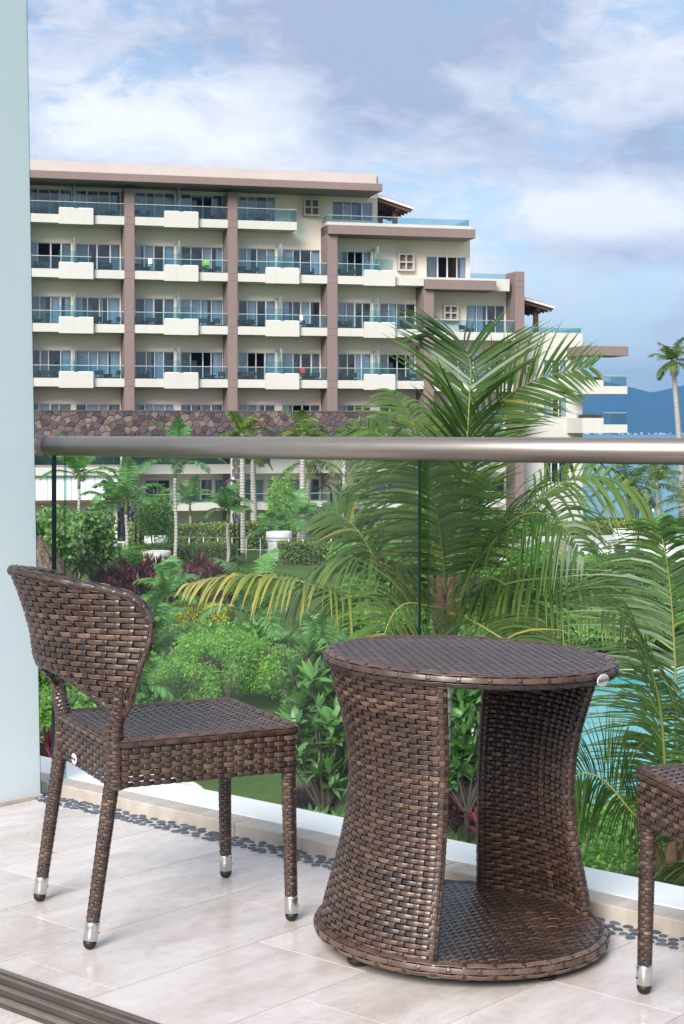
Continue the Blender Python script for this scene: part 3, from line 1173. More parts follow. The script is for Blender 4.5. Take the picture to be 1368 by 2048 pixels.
def make_table():
    root = empty('wicker_table')
    RT, HT = 0.316, 0.612
    zb = 0.040
    ca, sa = math.cos(rad(8)), math.sin(rad(8))
    def disc(zf):
        def P(s, t_):
            return np.stack([s * ca - t_ * sa, s * sa + t_ * ca, zf(np.hypot(s, t_))], -1)
        return P
    ins = lambda s, t_: np.hypot(s, t_) < RT - 0.012
    top = weave(disc(lambda r: np.full_like(r, HT - 0.003)), -RT, RT, -RT, RT, 0.0195, 0.0112, inside=ins, amp=0.0013, thick=0.0004, rowfill=0.42)
    weave_obj('table_top', top, root)
    b = MB()
    b.lathe([(RT - 0.020, HT - 0.031), (RT - 0.015, HT - 0.028), (RT - 0.015, HT - 0.010), (RT - 0.02, HT - 0.007)], 48)
    b.build('top_board', M['core'], root)
    circ = lambda r, z, n=96: [(r * math.cos(2 * PI * k / n), r * math.sin(2 * PI * k / n), z) for k in range(n)]
    # deep rim: an upper and a lower roll
    e = rope(circ(RT - 0.013, HT - 0.0150), 0.0130, rows=7, ds=0.030, flat=1.12)
    weave_obj('top_rim', e, root)
    base = weave(disc(lambda r: np.full_like(r, zb - 0.003)), -RT, RT, -RT, RT, 0.0195, 0.0112, inside=ins, amp=0.0013, thick=0.0004, rowfill=0.42)
    weave_obj('base_plate', base, root)
    b = MB()
    b.lathe([(RT - 0.02, 0.010), (RT - 0.012, 0.014), (RT - 0.012, zb - 0.014), (RT - 0.02, zb - 0.012)], 48)
    b.build('base_board', M['core'], root)
    e = rope(circ(RT - 0.013, zb - 0.0150), 0.0130, rows=7, ds=0.030, flat=1.12)
    weave_obj('base_rim', e, root)
    z0, z1 = zb - 0.004, HT - 0.028
    def rr(z):
        return np.interp(z, np.linspace(z0, z1, 9), [0.304, 0.287, 0.269, 0.256, 0.249, 0.250, 0.261, 0.282, 0.305])
    zz = np.linspace(z0, z1, 60)
    sm_r = np.convolve(np.pad(rr(zz), 6, mode='edge'), np.ones(13) / 13, 'valid')
    rs = lambda z: np.interp(z, zz, sm_r)
    for a0, a1 in ((176, 254), (15, 76)):
        A0, A1 = rad(a0), rad(a1)
        Lm = 0.275 * (A1 - A0)
        for off, fl_, nm in ((0.0, False, 'side_panel'), (-0.022, True, 'side_panel_inner_face')):
            def P(s, t_, off=off):
                an = A0 + s / 0.275
                r = rs(t_) + off
                return np.stack([r * np.cos(an), r * np.sin(an), t_], -1)
            weave_obj(nm, weave(P, 0, Lm, z0, z1, 0.0240, 0.0106, flip=fl_, amp=0.0028, seg=4), root)
        for an in (A0, A1):
            pth = [((rs(np.array([z]))[0] - 0.011) * math.cos(an), (rs(np.array([z]))[0] - 0.011) * math.sin(an), z) for z in np.linspace(z0, z1, 24)]
            ed = weave_obj('panel_edge', leg_weave(pth, [0.0125] * 24, rows_pitch=0.0113), root)
            b = MB()
            b.tube(pth, 0.011, 10)
            b.build('edge_core', M['core'], ed)
        # dark frame sheet between the two woven faces
        vs, fs = [], []
        nA, nZ = 16, 12
        for iz in range(nZ + 1):
            z = z0 + (z1 - z0) * iz / nZ
            for ia in range(nA + 1):
                an = A0 + (A1 - A0) * ia / nA
                r = rs(np.array([z]))[0] - 0.011
                vs.append((r * math.cos(an), r * math.sin(an), z))
        for iz in range(nZ):
            for ia in range(nA):
                q = iz * (nA + 1) + ia
                fs.append((q, q + 1, q + nA + 2, q + nA + 1))
        b = MB()
        b.add(vs, fs, True)
        b.build('panel_core', M['core'], root)
    for k in range(4):
        an = rad(45 + 90 * k + 170)
        b = MB()
        b.lathe([(0.016, -0.012), (0.020, -0.008), (0.020, 0.0), (0.008, 0.002), (0.008, 0.016)], 14)
        for i, v in enumerate(b.v):
            b.v[i] = (v[0] + 0.275 * math.cos(an), v[1] + 0.275 * math.sin(an), v[2])
        b.build('foot_glide', M['rubber'], root)
    an = rad(-37)
    bd = oval_badge(root, 'maker_badge')
    bd.scale = (1.5, 1.0, 1.22)
    bd.location = ((RT + 0.0042) * math.cos(an), (RT + 0.0055) * math.sin(an), HT - 0.020)
    bd.rotation_euler = (0, 0, an + PI / 2)
    return root


table = make_table()
table.location = (0.255, 3.545, 0.012)
table.rotation_euler = (0, rad(2.0), 0)
tag(table, 'round brown woven wicker side table with open hourglass sides', 'table')

# ================================================================ the hotel across the garden
HO = (-15.74, 97.0)
HA = rad(14.7)
cA, sA = math.cos(HA), math.sin(HA)


def fa(px, y=0.0):
    """distance along the facade of a photograph column, on the plane y behind the pillar fronts"""
    k = (px - 684.0) / F
    return (k * (HO[1] + cA * y) - HO[0] + sA * y) / (cA - sA * k)


def fz(px, py, y=0.0):
    a = fa(px, y)
    return EYE + (HOR - py) * (HO[1] + sA * a + cA * y) / F


hotel = empty('hotel_building', (HO[0], HO[1], 0), HA)
tag(hotel, 'cream terraced hotel with taupe pillars and glass balconies beyond the garden', 'building')
GB = -6.0                       # below ground level there
WY = 1.7                        # main wall behind the pillar fronts
random.seed(3)
SB = [fz(150, y) for y in (446, 555, 664, 773)]     # underside of the balcony slabs, top storey first
ST = 3.21
SB.append(SB[-1] - ST)


def hbox(name, x0, x1, y0, y1, z0, z1, mat, parent=hotel, bev=0.0):
    b = MB()
    if bev:
        b.bbox(x0, x1, y0, y1, z0, z1, bev)
    else:
        b.box(x0, x1, y0, y1, z0, z1)
    return b.build(name, M[mat], parent)


def wall_holes(name, x0, x1, z0, z1, y, th, holes, mat):
    """wall with rectangular openings"""
    xs = sorted({x0, x1} | {min(max(h[i], x0), x1) for h in holes for i in (0, 1)})
    zs = sorted({z0, z1} | {min(max(h[i], z0), z1) for h in holes for i in (2, 3)})
    solid = {}
    for i in range(len(xs) - 1):
        for j in range(len(zs) - 1):
            cx, cz = (xs[i] + xs[i + 1]) / 2, (zs[j] + zs[j + 1]) / 2
            solid[i, j] = not any(h[0] < cx < h[1] and h[2] < cz < h[3] for h in holes)
    b = MB()
    for (i, j), s in solid.items():
        if not s:
            continue
        xa, xb, za, zb = xs[i], xs[i + 1], zs[j], zs[j + 1]
        b.add([(xa, y, za), (xb, y, za), (xb, y, zb), (xa, y, zb)], [(0, 1, 2, 3)])
        b.add([(xa, y + th, za), (xb, y + th, za), (xb, y + th, zb), (xa, y + th, zb)], [(3, 2, 1, 0)])
        for di, dj, quad in ((-1, 0, [(xa, y, za), (xa, y, zb), (xa, y + th, zb), (xa, y + th, za)]),
                             (1, 0, [(xb, y, za), (xb, y + th, za), (xb, y + th, zb), (xb, y, zb)]),
                             (0, -1, [(xa, y, za), (xa, y + th, za), (xb, y + th, za), (xb, y, za)]),
                             (0, 1, [(xa, y, zb), (xb, y, zb), (xb, y + th, zb), (xa, y + th, zb)])):
            if not solid.get((i + di, j + dj), False):
                b.add(quad, [(0, 1, 2, 3)])
    return b.build(name, M[mat], hotel)


def window(x0, x1, z0, z1, y, n=4, sill=False):
    """sliding window of n leaves: frame, panes, curtains behind"""
    f = MB()
    fw = 0.045
    yf = y + 0.07
    f.box(x0, x1, yf, yf + 0.06, z1 - fw, z1)
    f.box(x0, x1, yf, yf + 0.06, z0, z0 + fw)
    f.box(x0, x0 + fw, yf, yf + 0.06, z0 + fw, z1 - fw)
    f.box(x1 - fw, x1, yf, yf + 0.06, z0 + fw, z1 - fw)
    cuts = [0.0]
    for k in range(1, n):
        cuts.append(k / n + random.uniform(-0.035, 0.035))
    cuts.append(1.0)
    xs = [x0 + fw + (x1 - x0 - 2 * fw) * c for c in cuts]
    for k in range(1, n):
        wd = random.choice((0.028, 0.028, 0.045))
        f.box(xs[k] - wd, xs[k] + wd, yf - 0.012, yf + 0.058, z0 + fw, z1 - fw)
    w_ = f.build('window', M['frame_white'], hotel)
    opened = random.random() < 0.10
    for k in range(n):
        a, b_ = xs[k] + (0.028 if k else 0), xs[k + 1] - (0.028 if k < n - 1 else 0)
        if not (opened and k in (1, 2)):
            hbox('pane', a, b_, yf + 0.02, yf + 0.032, z0 + fw, z1 - fw, 'pane', w_)
        r = random.random()
        edge = k in (0, n - 1)
        if (r < (0.80 if edge else 0.52)) and not (opened and k in (1, 2)):
            full = random.random() < 0.6
            ca = a + (0 if full or k > 0 else 0)
            cb = b_ if full else a + (b_ - a) * random.uniform(0.4, 0.8)
            if edge and not full and k == n - 1:
                ca, cb = b_ - (b_ - a) * random.uniform(0.5, 0.9), b_
            c_ = MB()
            m_ = max(6, int((cb - ca) / 0.030))
            vs = []
            for i in range(m_ + 1):
                xx = ca + (cb - ca) * i / m_
                yy = yf + 0.16 + 0.035 * math.sin(i * 1.9 + random.uniform(-.3, .3))
                vs += [(xx, yy, z0 + 0.02), (xx, yy, z1 - 0.02)]
            c_.add(vs, [(2 * i, 2 * i + 2, 2 * i + 3, 2 * i + 1) for i in range(m_)], True)
            c_.build('curtain', M['curtain_white' if random.random() < 0.62 else 'curtain_taupe'], w_)
    return w_


def railing(parent, x0, x1, y, z0, z1, posts=True, side=None, side_d=1.3):
    """low glass balustrade with a thin top rail"""
    n = max(1, round((x1 - x0) / 1.45))
    for k in range(n):
        a, b_ = x0 + (x1 - x0) * k / n + 0.008, x0 + (x1 - x0) * (k + 1) / n - 0.008
        hbox('balustrade_glass', a, b_, y, y + 0.014, z0, z1 - 0.002, 'bal_glass', parent)
    hbox('balustrade_rail', x0, x1, y - 0.014, y + 0.030, z1, z1 + 0.035, 'metal_pale', parent)
    if side is not None:
        hbox('balustrade_glass', side, side + 0.014, y + 0.02, y + side_d, z0, z1 - 0.002, 'bal_glass', parent)
        hbox('balustrade_rail', side - 0.012, side + 0.028, y + 0.032, y + side_d, z1 + 0.001, z1 + 0.034, 'metal_pale', parent)


def balcony(x0, x1, zb, planter=None, rail=(None, None), thick=0.50, side=None, glass2=True):
    """slab with an upstand, glass balustrade and a box planter that stands proud"""
    s = MB()
    s.box(x0, x1, 0.06, WY + 0.02, zb, zb + 0.16)                # floor slab
    s.box(x0, x1, 0.06, 0.20, zb + 0.161, zb + thick)            # upstand
    sl = s.build('balcony', M['white_slab'], hotel)
    ra, rb = rail
    railing(sl, ra if ra is not None else x0 + .01, rb if rb is not None else x1 - .01, 0.11, zb + thick, zb + thick + 0.74, side=side)
    if planter:
        p = hbox('planter_box', planter[0], planter[1], -0.20, 0.055, zb - 0.09, zb + thick + 0.36, 'white_slab', sl, 0.012)
        c = (planter[0] + planter[1]) / 2
        for s_ in (-1, 1):
            hbox('planter_lid', c + s_ * 0.56 - 0.42, c + s_ * 0.56 + 0.42, -0.15, 0.02, zb + thick + 0.361, zb + thick + 0.395, 'frame_white', sl)
        if glass2:
            hbox('wind_glass', planter[0] + 0.02, planter[1] - 0.02, 0.30, 0.315, zb + thick + 0.3, zb + thick + 1.12, 'bal_glass', sl)
    return sl


# ---- pillars
PIL = [(249, 269), (456, 475), (655, 675), (848, 868), (1031, 1049)]
pil = [(fa(a), fa(b)) for a, b in PIL]
ptop = [fz(255, 376), fz(465, 384), fz(660, 449), fz(855, 559), fz(1040, 543)]
bay_w = pil[1][0] - pil[0][1]
pil.insert(0, (pil[0][0] - bay_w - (pil[0][1] - pil[0][0]), pil[0][0] - bay_w))
ptop.insert(0, ptop[0])
for (a, b_), zt in zip(pil, ptop):
    hbox('pillar', a, b_, 0.0, WY + 0.1, GB, zt, 'taupe', hotel, 0.015)
    j = 0
    p = hotel.children[-1]
    for s in SB[:4]:
        if s + 0.5 < zt - 0.2:
            hbox('joint', a + 0.02, b_ - 0.02, -0.004, 0.004, s + 0.02, s + 0.045, 'mortar', p)
            hbox('joint', a + 0.02, b_ - 0.02, -0.004, 0.004, s + 0.46, s + 0.48, 'mortar', p)

# ---- windows of every storey, as photograph columns on the wall plane
wins = []       # x0, x1, z0, z1
def wpx(row, a, b, n=4, top=None):
    z0 = SB[row] + 0.16
    z1 = SB[row] + (2.22 if top is None else top)
    wins.append((fa(a, WY), fa(b, WY), z0, z1, n))
w0 = {r: [] for r in range(5)}
pitch = bay_w + (pil[1][1] - pil[1][0])
for row in range(5):
    cols = [(60 - 5, 143), (152, 241), (270, 349), (362, 446)]
    cols += [(477, 551)] if row == 0 else [(477, 551), (565, 641)]
    for a, b_ in cols:
        wpx(row, a, b_)
    if row >= 1:
        wpx(row, 677, 742)
    if row >= 2:
        wpx(row, 760, 831)
    # one more bay behind the milky screen
    for off, wd in ((0.25, 2.55), (3.15, 2.55)):
        wins.append((pil[0][0] - bay_w * 0 + off - bay_w - 0.0, pil[0][0] + off - bay_w + wd, SB[row] + 0.16, SB[row] + 2.22, 4))
for row in (3, 4):
    wpx(row, 885, 1008)
wpx(2, 933, 1010)
wins.append((fa(665, WY), fa(745, WY), fz(700, 441, WY), fz(700, 403, WY), 4))
wins.append((fa(853, WY), fa(933, WY), fz(890, 557, WY), fz(890, 513, WY), 4))
# lower two storeys under the stone terrace
LOW = [SB[4] - 1.10, SB[4] - 3.30]
LW = [(380, 425), (430, 462), (487, 528), (536, 560), (565, 600), (604, 640), (680, 740), (745, 800), (880, 940), (950, 1010)]
for i, zb in enumerate((fz(500, 1000, WY), fz(500, 1076, WY))):
    zt = fz(500, 958, WY) if i == 0 else fz(500, 1040, WY)
    for a, b_ in LW:
        wins.append((fa(a, WY), fa(b_, WY), zb - 0.25, zt, 2))
    for a, b_ in ((70, 105), (110, 150), (160, 215), (222, 268), (290, 340)):
        wins.append((fa(a, WY), fa(b_, WY), zb - 0.25, zt, 2))
XL = pil[0][0] - bay_w - 1.0
XM1, XM2, XM3 = fa(755, WY), fa(940, WY), fa(1030, WY)
ROOF = fz(150, 358, -1.2)
rowhole = [(w_[0], w_[1], w_[2], w_[3]) for w_ in wins]
z_r1 = SB[0] + 0.02
z_r2 = SB[1] + 0.02
wall_holes('wall', XL, XM1, GB, ROOF, WY, 0.25, rowhole, 'cream')
wall_holes('wall', XM1, XM2, GB, z_r1 + 0.3, WY, 0.25, [h_ for h_ in rowhole if h_[1] > XM1], 'cream')
wall_holes('wall', XM2, XM3, GB, z_r2 + 0.3, WY, 0.25, [h_ for h_ in rowhole if h_[1] > XM2], 'cream')
for (a, b_, z0, z1, n) in wins:
    window(a, b_, z0, z1, WY, n)
# rooms behind: back wall and one slab for each storey
for x0, x1, zt in ((XL, XM1, ROOF), (XM1, XM2, z_r1 + 0.3), (XM2, XM3, z_r2 + 0.3)):
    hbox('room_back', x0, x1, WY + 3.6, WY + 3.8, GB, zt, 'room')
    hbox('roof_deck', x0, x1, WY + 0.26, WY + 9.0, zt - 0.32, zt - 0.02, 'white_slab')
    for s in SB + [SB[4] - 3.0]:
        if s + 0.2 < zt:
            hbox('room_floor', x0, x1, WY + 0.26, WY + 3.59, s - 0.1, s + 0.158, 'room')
hbox('end_wall', XM1 - 0.25, XM1, WY + 0.26, WY + 9.0, z_r1 + 0.31, ROOF - 0.33, 'cream')
hbox('end_wall', XM2 - 0.25, XM2, WY + 0.26, WY + 9.0, z_r2 + 0.31, z_r1 - 0.03, 'cream')
# party walls between the rooms keep the interiors dark
for a, b_ in pil[1:]:
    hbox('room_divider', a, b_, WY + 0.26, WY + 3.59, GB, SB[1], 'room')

# ---- top eave and parapet
ea = fa(765, -1.2)
hbox('eave', XL, ea, -1.2, WY + 1.5, fz(150, 358.5, -1.2), fz(150, 343, -1.2), 'taupe', hotel, 0.02)
pe_ = fa(753, -0.2)
hbox('parapet', XL, pe_, -0.2, 0.05, fz(150, 343, -1.2) + 0.002, fz(150, 323, -0.2), 'pinkish')
hbox('parapet_return', pe_ - 0.12, pe_ + 0.18, 0.051, 3.0, fz(150, 343, -1.2) + 0.002, fz(150, 322, -0.2), 'pinkish')

# ---- balconies of the four storeys
PLX = [(118, 187), (329, 397), (532, 599), (729, 791)]
edges = [(pil[0][1], pil[1][0]), (pil[1][1], pil[2][0]), (pil[2][1], pil[3][0]), (pil[3][1], pil[4][0])]
for row in range(4):
    z = SB[row]
    balcony(pil[0][0] - bay_w, pil[0][0], z, (pil[0][0] - bay_w * 0.68, pil[0][0] - bay_w * 0.32))
    for bi, (x0, x1) in enumerate(edges):
        pl = tuple(fa(p, -0.2) for p in PLX[bi])
        if row == 0 and bi == 2:
            balcony(x0, fa(594), z, None, side=fa(592))
        elif row == 0 and bi == 3:
            continue
        elif row == 1 and bi == 3:
            balcony(x0, x1, z, pl, rail=(None, fa(760)))
        else:
            balcony(x0, x1, z, pl)
    # frosted fins between neighbouring rooms
    for p in (147, 355, 558, 751):
        if row == 0 and p > 500:
            continue
        if row == 1 and p == 751:
            pass
        x = fa(p, 0.9)
        hbox('divider_fin', x - 0.02, x + 0.02, 0.25, WY - 0.02, z + 0.165, z + 2.40, 'fin_glass')
        hbox('divider_pier', x - 0.10, x + 0.10, WY - 0.25, WY - 0.021, z + 0.165, z + 2.22, 'cream')
x0, x1 = pil[4][1], pil[5][0]
balcony(x0, x1, SB[2] - 0.12, None)
balcony(x0, x1, SB[3] - 0.12, None)

# ---- stepped terraces at the right: beams, slabs, balustrades
z = fz(700, 450, 0)
bx0, bx1 = pil[3][0], fa(951, -0.3)
hbox('terrace_beam', bx0, bx1, -0.30, WY - 0.02, fz(900, 475, -0.3), fz(656, 449, -0.3), 'taupe', hotel, 0.015)
tb = hbox('terrace_slab', bx0 + 0.05, fa(942, 0.3), 0.30, WY + 8.0, fz(656, 449, -0.3) + 0.001, fz(656, 443, 0.3), 'white_slab')
railing(tb, bx0 + 0.08, fa(939, 0.35), 0.40, fz(656, 443, 0.3) + 0.001, fz(656, 430, 0.3), side=fa(939, 0.35) - 0.02, side_d=7.0)
hbox('balustrade_glass', bx0 + 0.08, bx0 + 0.094, 0.42, WY - .03, fz(656, 443, 0.3) + 0.001, fz(656, 430, 0.3) - 0.004, 'bal_glass', tb)
cx0, cx1 = pil[4][0], fa(993, -0.3)
hbox('terrace_beam', cx0, cx1, -0.30, WY - 0.02, fz(993, 581, -0.3), fz(848, 558, -0.3), 'taupe', hotel, 0.015)
tb = hbox('terrace_slab', cx0 + 0.05, fa(1019, 0.3), 0.30, WY + 8.0, fz(1000, 582, 0.3), fz(848, 554, 0.3), 'white_slab')
railing(tb, fa(940, 0.4), fa(1012, 0.4), 0.40, fz(848, 554, 0.3) + 0.001, fz(1000, 548, 0.3))
# lattice blocks: a proud frame of four square openings with a deep back
def lattice(pa, pb, qa, qb):
    x0, x1 = fa(pa, WY - 0.35), fa(pb, WY - 0.35)
    z0, z1 = fz(pa, qb, WY - 0.35), fz(pa, qa, WY - 0.35)
    ya, yb = WY - 0.36, WY - 0.003
    th = 0.10
    f = MB()
    f.box(x0, x1, ya, yb, z1 - th, z1)
    f.box(x0, x1, ya, yb, z0, z0 + th)
    f.box(x0, x0 + th, ya, yb, z0 + th, z1 - th)
    f.box(x1 - th, x1, ya, yb, z0 + th, z1 - th)
    cx, cz = (x0 + x1) / 2, (z0 + z1) / 2
    f.box(cx - th * .45, cx + th * .45, ya + .02, yb, z0 + th, z1 - th)
    f.box(x0 + th, cx - th * .45, ya + .02, yb, cz - th * .45, cz + th * .45)
    f.box(cx + th * .45, x1 - th, ya + .02, yb, cz - th * .45, cz + th * .45)
    o = f.build('lattice_block', M['white_slab'], hotel)
    hbox('lattice_back', x0 + th, x1 - th, WY - 0.10, WY - 0.004, z0 + th, z1 - th, 'taupe', o)
lattice(608, 640, 396, 431)
lattice(797, 829, 506, 541)
lattice(888, 917, 610, 641)
lattice(855, 870, 740, 768)

# ---- timber pergola roofs on the terraces
def pergola(xa, xb, y0, y1, zr, zl, zf, mat_top='tile_red', posts=()):
    """lean-to roof: ridge height zr at xa, eave zl at xb"""
    b = MB()
    b.prism([(xa, zr - 0.10), (xb, zl - 0.10), (xb, zl + 0.04), (xa, zr + 0.04)], 1, y0, y1)
    r = b.build('pergola_roof', M['roof_white'], hotel)
    b = MB()
    b.prism([(xa, zr + 0.041), (xb, zl + 0.041), (xb, zl + 0.10), (xa, zr + 0.10)], 1, y0 + 0.05, y1)
    b.build('clay_tiles', M['tile_red'], r)
    n = 7
    for k in range(n):
        y = y0 + 0.15 + (y1 - y0 - 0.4) * k / (n - 1)
        b = MB()
        b.prism([(xa, zr - 0.32), (xb - 0.15, zl - 0.30), (xb - 0.15, zl - 0.12), (xa, zr - 0.101)], 1, y, y + 0.10)
        b.build('rafter', M['wood_dark'], r)
    b = MB()
    b.prism([(xa, zr - 0.16), (xb - .05, zl - 0.16), (xb - .05, zl - 0.102), (xa, zr - 0.102)], 1, y0 + 0.1, y1)
    b.build('soffit_boards', M['wood_dark'], r)
    for (px_, py_) in posts:
        hbox('post', px_ - 0.14, px_ + 0.14, py_, py_ + 0.28, zf, zl - 0.30 + (zr - zl) * (xb - px_) / (xb - xa) * 0.9, 'wood_dark', r)
        hbox('beam', px_ - 0.12, px_ + 0.12, y0 + 0.2, y1 - 0.2, zl - 0.52 + (zr - zl) * (xb - px_) / (xb - xa) * 0.9, zl - 0.31 + (zr - zl) * (xb - px_) / (xb - xa) * 0.9, 'wood_dark', r)
xa, xb = fa(752, 3.0), fa(824, 3.0)
pergola(xa, xb, 2.6, 7.4, fz(752, 393, 3.0), fz(824, 417, 3.0), fz(656, 443, 0.3), posts=((fa(791, 3.2), 3.2), (fa(791, 3.2), 6.6)))

# ---- right end block and its projecting balconies
ex0, ex1 = pil[5][1], fa(1165, WY)
ez = fz(1100, 665, WY)
ew = [(fa(1088, WY), fa(1134, WY), fz(1100, 759, WY), fz(1100, 720, WY)), (fa(1088, WY), fa(1134, WY), fz(1100, 835, WY), fz(1100, 795, WY)),
      (fa(1088, WY), fa(1134, WY), fz(1100, 965, WY), fz(1100, 925, WY))]
wall_holes('wall', XM3, ex1, GB, ez, WY, 0.25, ew, 'white_slab')
for a, b_, z0, z1 in ew:
    window(a, b_, z0, z1, WY, 3)
hbox('end_wall', ex1 - 0.25, ex1, WY + 0.26, WY + 9.0, GB, ez - 0.33, 'cream')
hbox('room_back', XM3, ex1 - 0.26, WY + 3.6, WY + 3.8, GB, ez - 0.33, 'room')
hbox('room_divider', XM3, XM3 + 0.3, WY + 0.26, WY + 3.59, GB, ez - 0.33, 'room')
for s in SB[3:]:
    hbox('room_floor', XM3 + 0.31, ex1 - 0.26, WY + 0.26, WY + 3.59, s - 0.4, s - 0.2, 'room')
tb = hbox('roof_deck', ex0, ex1 - 0.01, WY + 0.26, WY + 9.0, ez - 0.32, ez - 0.02, 'white_slab')
railing(tb, ex0 + 0.05, ex1 - 0.08, WY + 0.05, ez + 0.001, fz(1100, 655, WY), side=ex1 - 0.09, side_d=6)
for k, py in enumerate((680, 690)):
    hbox('wall_groove', ex0 + .02, ex1 - 0.02, WY - 0.006, WY + 0.004, fz(1100, py, WY), fz(1100, py, WY) + 0.025, 'cream', tb)
xa, xb = fa(1046, 3.0), fa(1105, 3.0)
pergola(xa, xb, 2.6, 7.0, fz(1046, 598, 3.0), fz(1105, 615, 3.0), ez - 0.02, posts=((fa(1073, 3.2), 3.2), (fa(1073, 3.2), 6.2)))
lattice(1052, 1073, 718, 746)
lattice(1052, 1073, 795, 822)
PY = WY - 2.6
q0, q1 = fa(1165, PY), fa(1257, PY)
hbox('canopy_slab', q0, q1, PY, WY - 0.01, fz(1200, 711, PY), fz(1200, 692, PY), 'taupe', hotel, 0.015)
q1 = fa(1255, PY)
qm = fa(1207, PY)
for (ya, yb, yc, yd) in ((760, 788, 752, 772), (836, 866, 826, 849)):
    b = MB()
    b.box(q0, qm, PY, WY - 0.012, fz(1200, yb, PY), fz(1200, ya, PY))
    b.box(qm, q1, PY + 0.02, WY - 0.012, fz(1200, yb, PY) + 0.01, fz(1200, yd, PY))
    s = b.build('end_balcony', M['white_slab'], hotel)
    hbox('planter_foliage_bed', q0 + 0.15, qm - 0.05, PY + 0.2, PY + 1.0, fz(1200, ya, PY) + 0.001, fz(1200, ya, PY) + 0.20, 'soil', s)
    railing(s, qm + 0.02, q1 - 0.03, PY + 0.08, fz(1200, yd, PY) + 0.001, fz(1200, yc, PY), side=q1 - 0.05, side_d=2.4)
    hbox('balustrade_glass', q0 + 0.05, qm, PY + 1.1, PY + 1.114, fz(1200, ya, PY) + 0.001, fz(1200, yc, PY), 'bal_glass', s)

# ---- stone-faced terrace in front of the lower storeys
SY = -3.0
sx0, sx1 = XL, fa(985, SY)
sz0, sz1 = fz(300, 874, SY), fz(300, 822, SY)
sw = MB()
sw.box(sx0, sx1, SY + 0.03, SY + 0.45, sz0, sz1 - 0.02)
sw.box(sx0, sx1, SY + 0.46, WY - 0.02, sz0 + 0.05, sz0 + 0.45)
swo = sw.build('stone_wall', M['mortar'], hotel)
rngs = random.Random(8)
va0, va1 = fa(55, SY), sx1
pts = []
stepx, stepz = 0.44, 0.33
ny = max(2, round((sz1 - sz0) / stepz))
nxs = int((va1 - va0) / stepx)
nxs = min(nxs, 300 // ny)
stepx = (va1 - va0) / nxs
for i in range(-1, nxs + 1):
    for j in range(-1, ny + 1):
        pts.append((va0 + (i + .5 + rngs.uniform(-.42, .42) + (0.5 if j % 2 else 0)) * stepx, sz0 + (j + .5 + rngs.uniform(-.40, .40)) * (sz1 - sz0) / ny))
def clip(poly, nx_, nz_, d):
    out = []
    for k in range(len(poly)):
        a, b_ = poly[k], poly[(k + 1) % len(poly)]
        da, db = a[0] * nx_ + a[1] * nz_ - d, b_[0] * nx_ + b_[1] * nz_ - d
        if da <= 0:
            out.append(a)
        if (da < 0) != (db < 0) and da != db:
            u = da / (da - db)
            out.append((a[0] + (b_[0] - a[0]) * u, a[1] + (b_[1] - a[1]) * u))
    return out
def voronoi_stones(pts, x0, x1, z0, z1, y, parent, gap=0.018):
    for (x, z) in pts:
        poly = [(x0, z0), (x1, z0), (x1, z1), (x0, z1)]
        for (u, v_) in pts:
            dx, dz = u - x, v_ - z
            if (dx or dz) and abs(dx) < 2 and abs(dz) < 1.6:
                l = math.hypot(dx, dz)
                poly = clip(poly, dx / l, dz / l, ((x + u) / 2 * dx + (z + v_) / 2 * dz) / l - gap)
                if len(poly) < 3:
                    break
        if len(poly) < 3:
            continue
        if not (min(p[0] for p in poly) < x < max(p[0] for p in poly)):
            continue
        dp = rngs.uniform(0.03, 0.075)
        cx, cz = sum(p[0] for p in poly) / len(poly), sum(p[1] for p in poly) / len(poly)
        b = MB()
        n = len(poly)
        inn = [(cx + (p[0] - cx) * 0.9, cz + (p[1] - cz) * 0.9) for p in poly]
        vs = [(p[0], y + 0.025, p[1]) for p in poly] + [(p[0], y - dp * .7 + 0.03, p[1]) for p in poly] + [(p[0], y - dp + 0.03, p[1]) for p in inn]
        fs = [(k, (k + 1) % n, n + (k + 1) % n, n + k) for k in range(n)] + [(n + k, n + (k + 1) % n, 2 * n + (k + 1) % n, 2 * n + k) for k in range(n)]
        fs.append(tuple(range(2 * n, 3 * n)))
        b.add(vs, fs)
        b.build('stone', M['stone'], parent)
voronoi_stones(pts, va0, va1, sz0, sz1, SY, swo)
hbox('coping', sx0, sx1, SY - 0.05, SY + 0.5, sz1 - 0.019, sz1 + 0.05, 'mortar', swo)
# stone-clad columns that carry it
for pa, pb in ((243, 262), (465, 482), (690, 708), (880, 898)):
    a, b_ = fa(pa, SY + 0.4), fa(pb, SY + 0.4)
    z0, z1 = GB, sz0 - 0.01
    c = hbox('stone_column', a, b_, SY + 0.43, SY + 1.0, z0, z1, 'frame_white')
    pp = [(a + (i + .5 + rngs.uniform(-.3, .3)) * (b_ - a) / 2, z0 + (j + .5 + rngs.uniform(-.3, .3)) * 0.36) for i in range(-1, 3) for j in range(0, int((z1 - z0) / 0.36))]
    voronoi_stones(pp, a - 0.02, b_ + 0.02, z0, z1, SY + 0.40, c, 0.014)
# lower galleries: two slabs with balustrades
for (pt, pb_, pr) in ((928, 947, None), (1004, 1020, 988)):
    z1, z0 = fz(500, pt, -0.6), fz(500, pb_, -0.6)
    b = MB()
    b.box(XL, fa(1010, -0.6), -0.6, WY - 0.02, z0, z1)
    s = b.build('gallery_slab', M['white_slab'], hotel)
    if pr:
        railing(s, XL, fa(1000, -0.5), -0.5, z1 + 0.001, fz(500, pr, -0.5))
    else:
        railing(s, XL, fa(540, -0.5), -0.5, z1 + 0.001, fz(500, 905, -0.5))
        hbox('gallery_upstand', fa(541, -0.6), fa(1000, -0.6), -0.62, -0.4, z0, fz(500, 905, -0.6), 'white_slab', s)
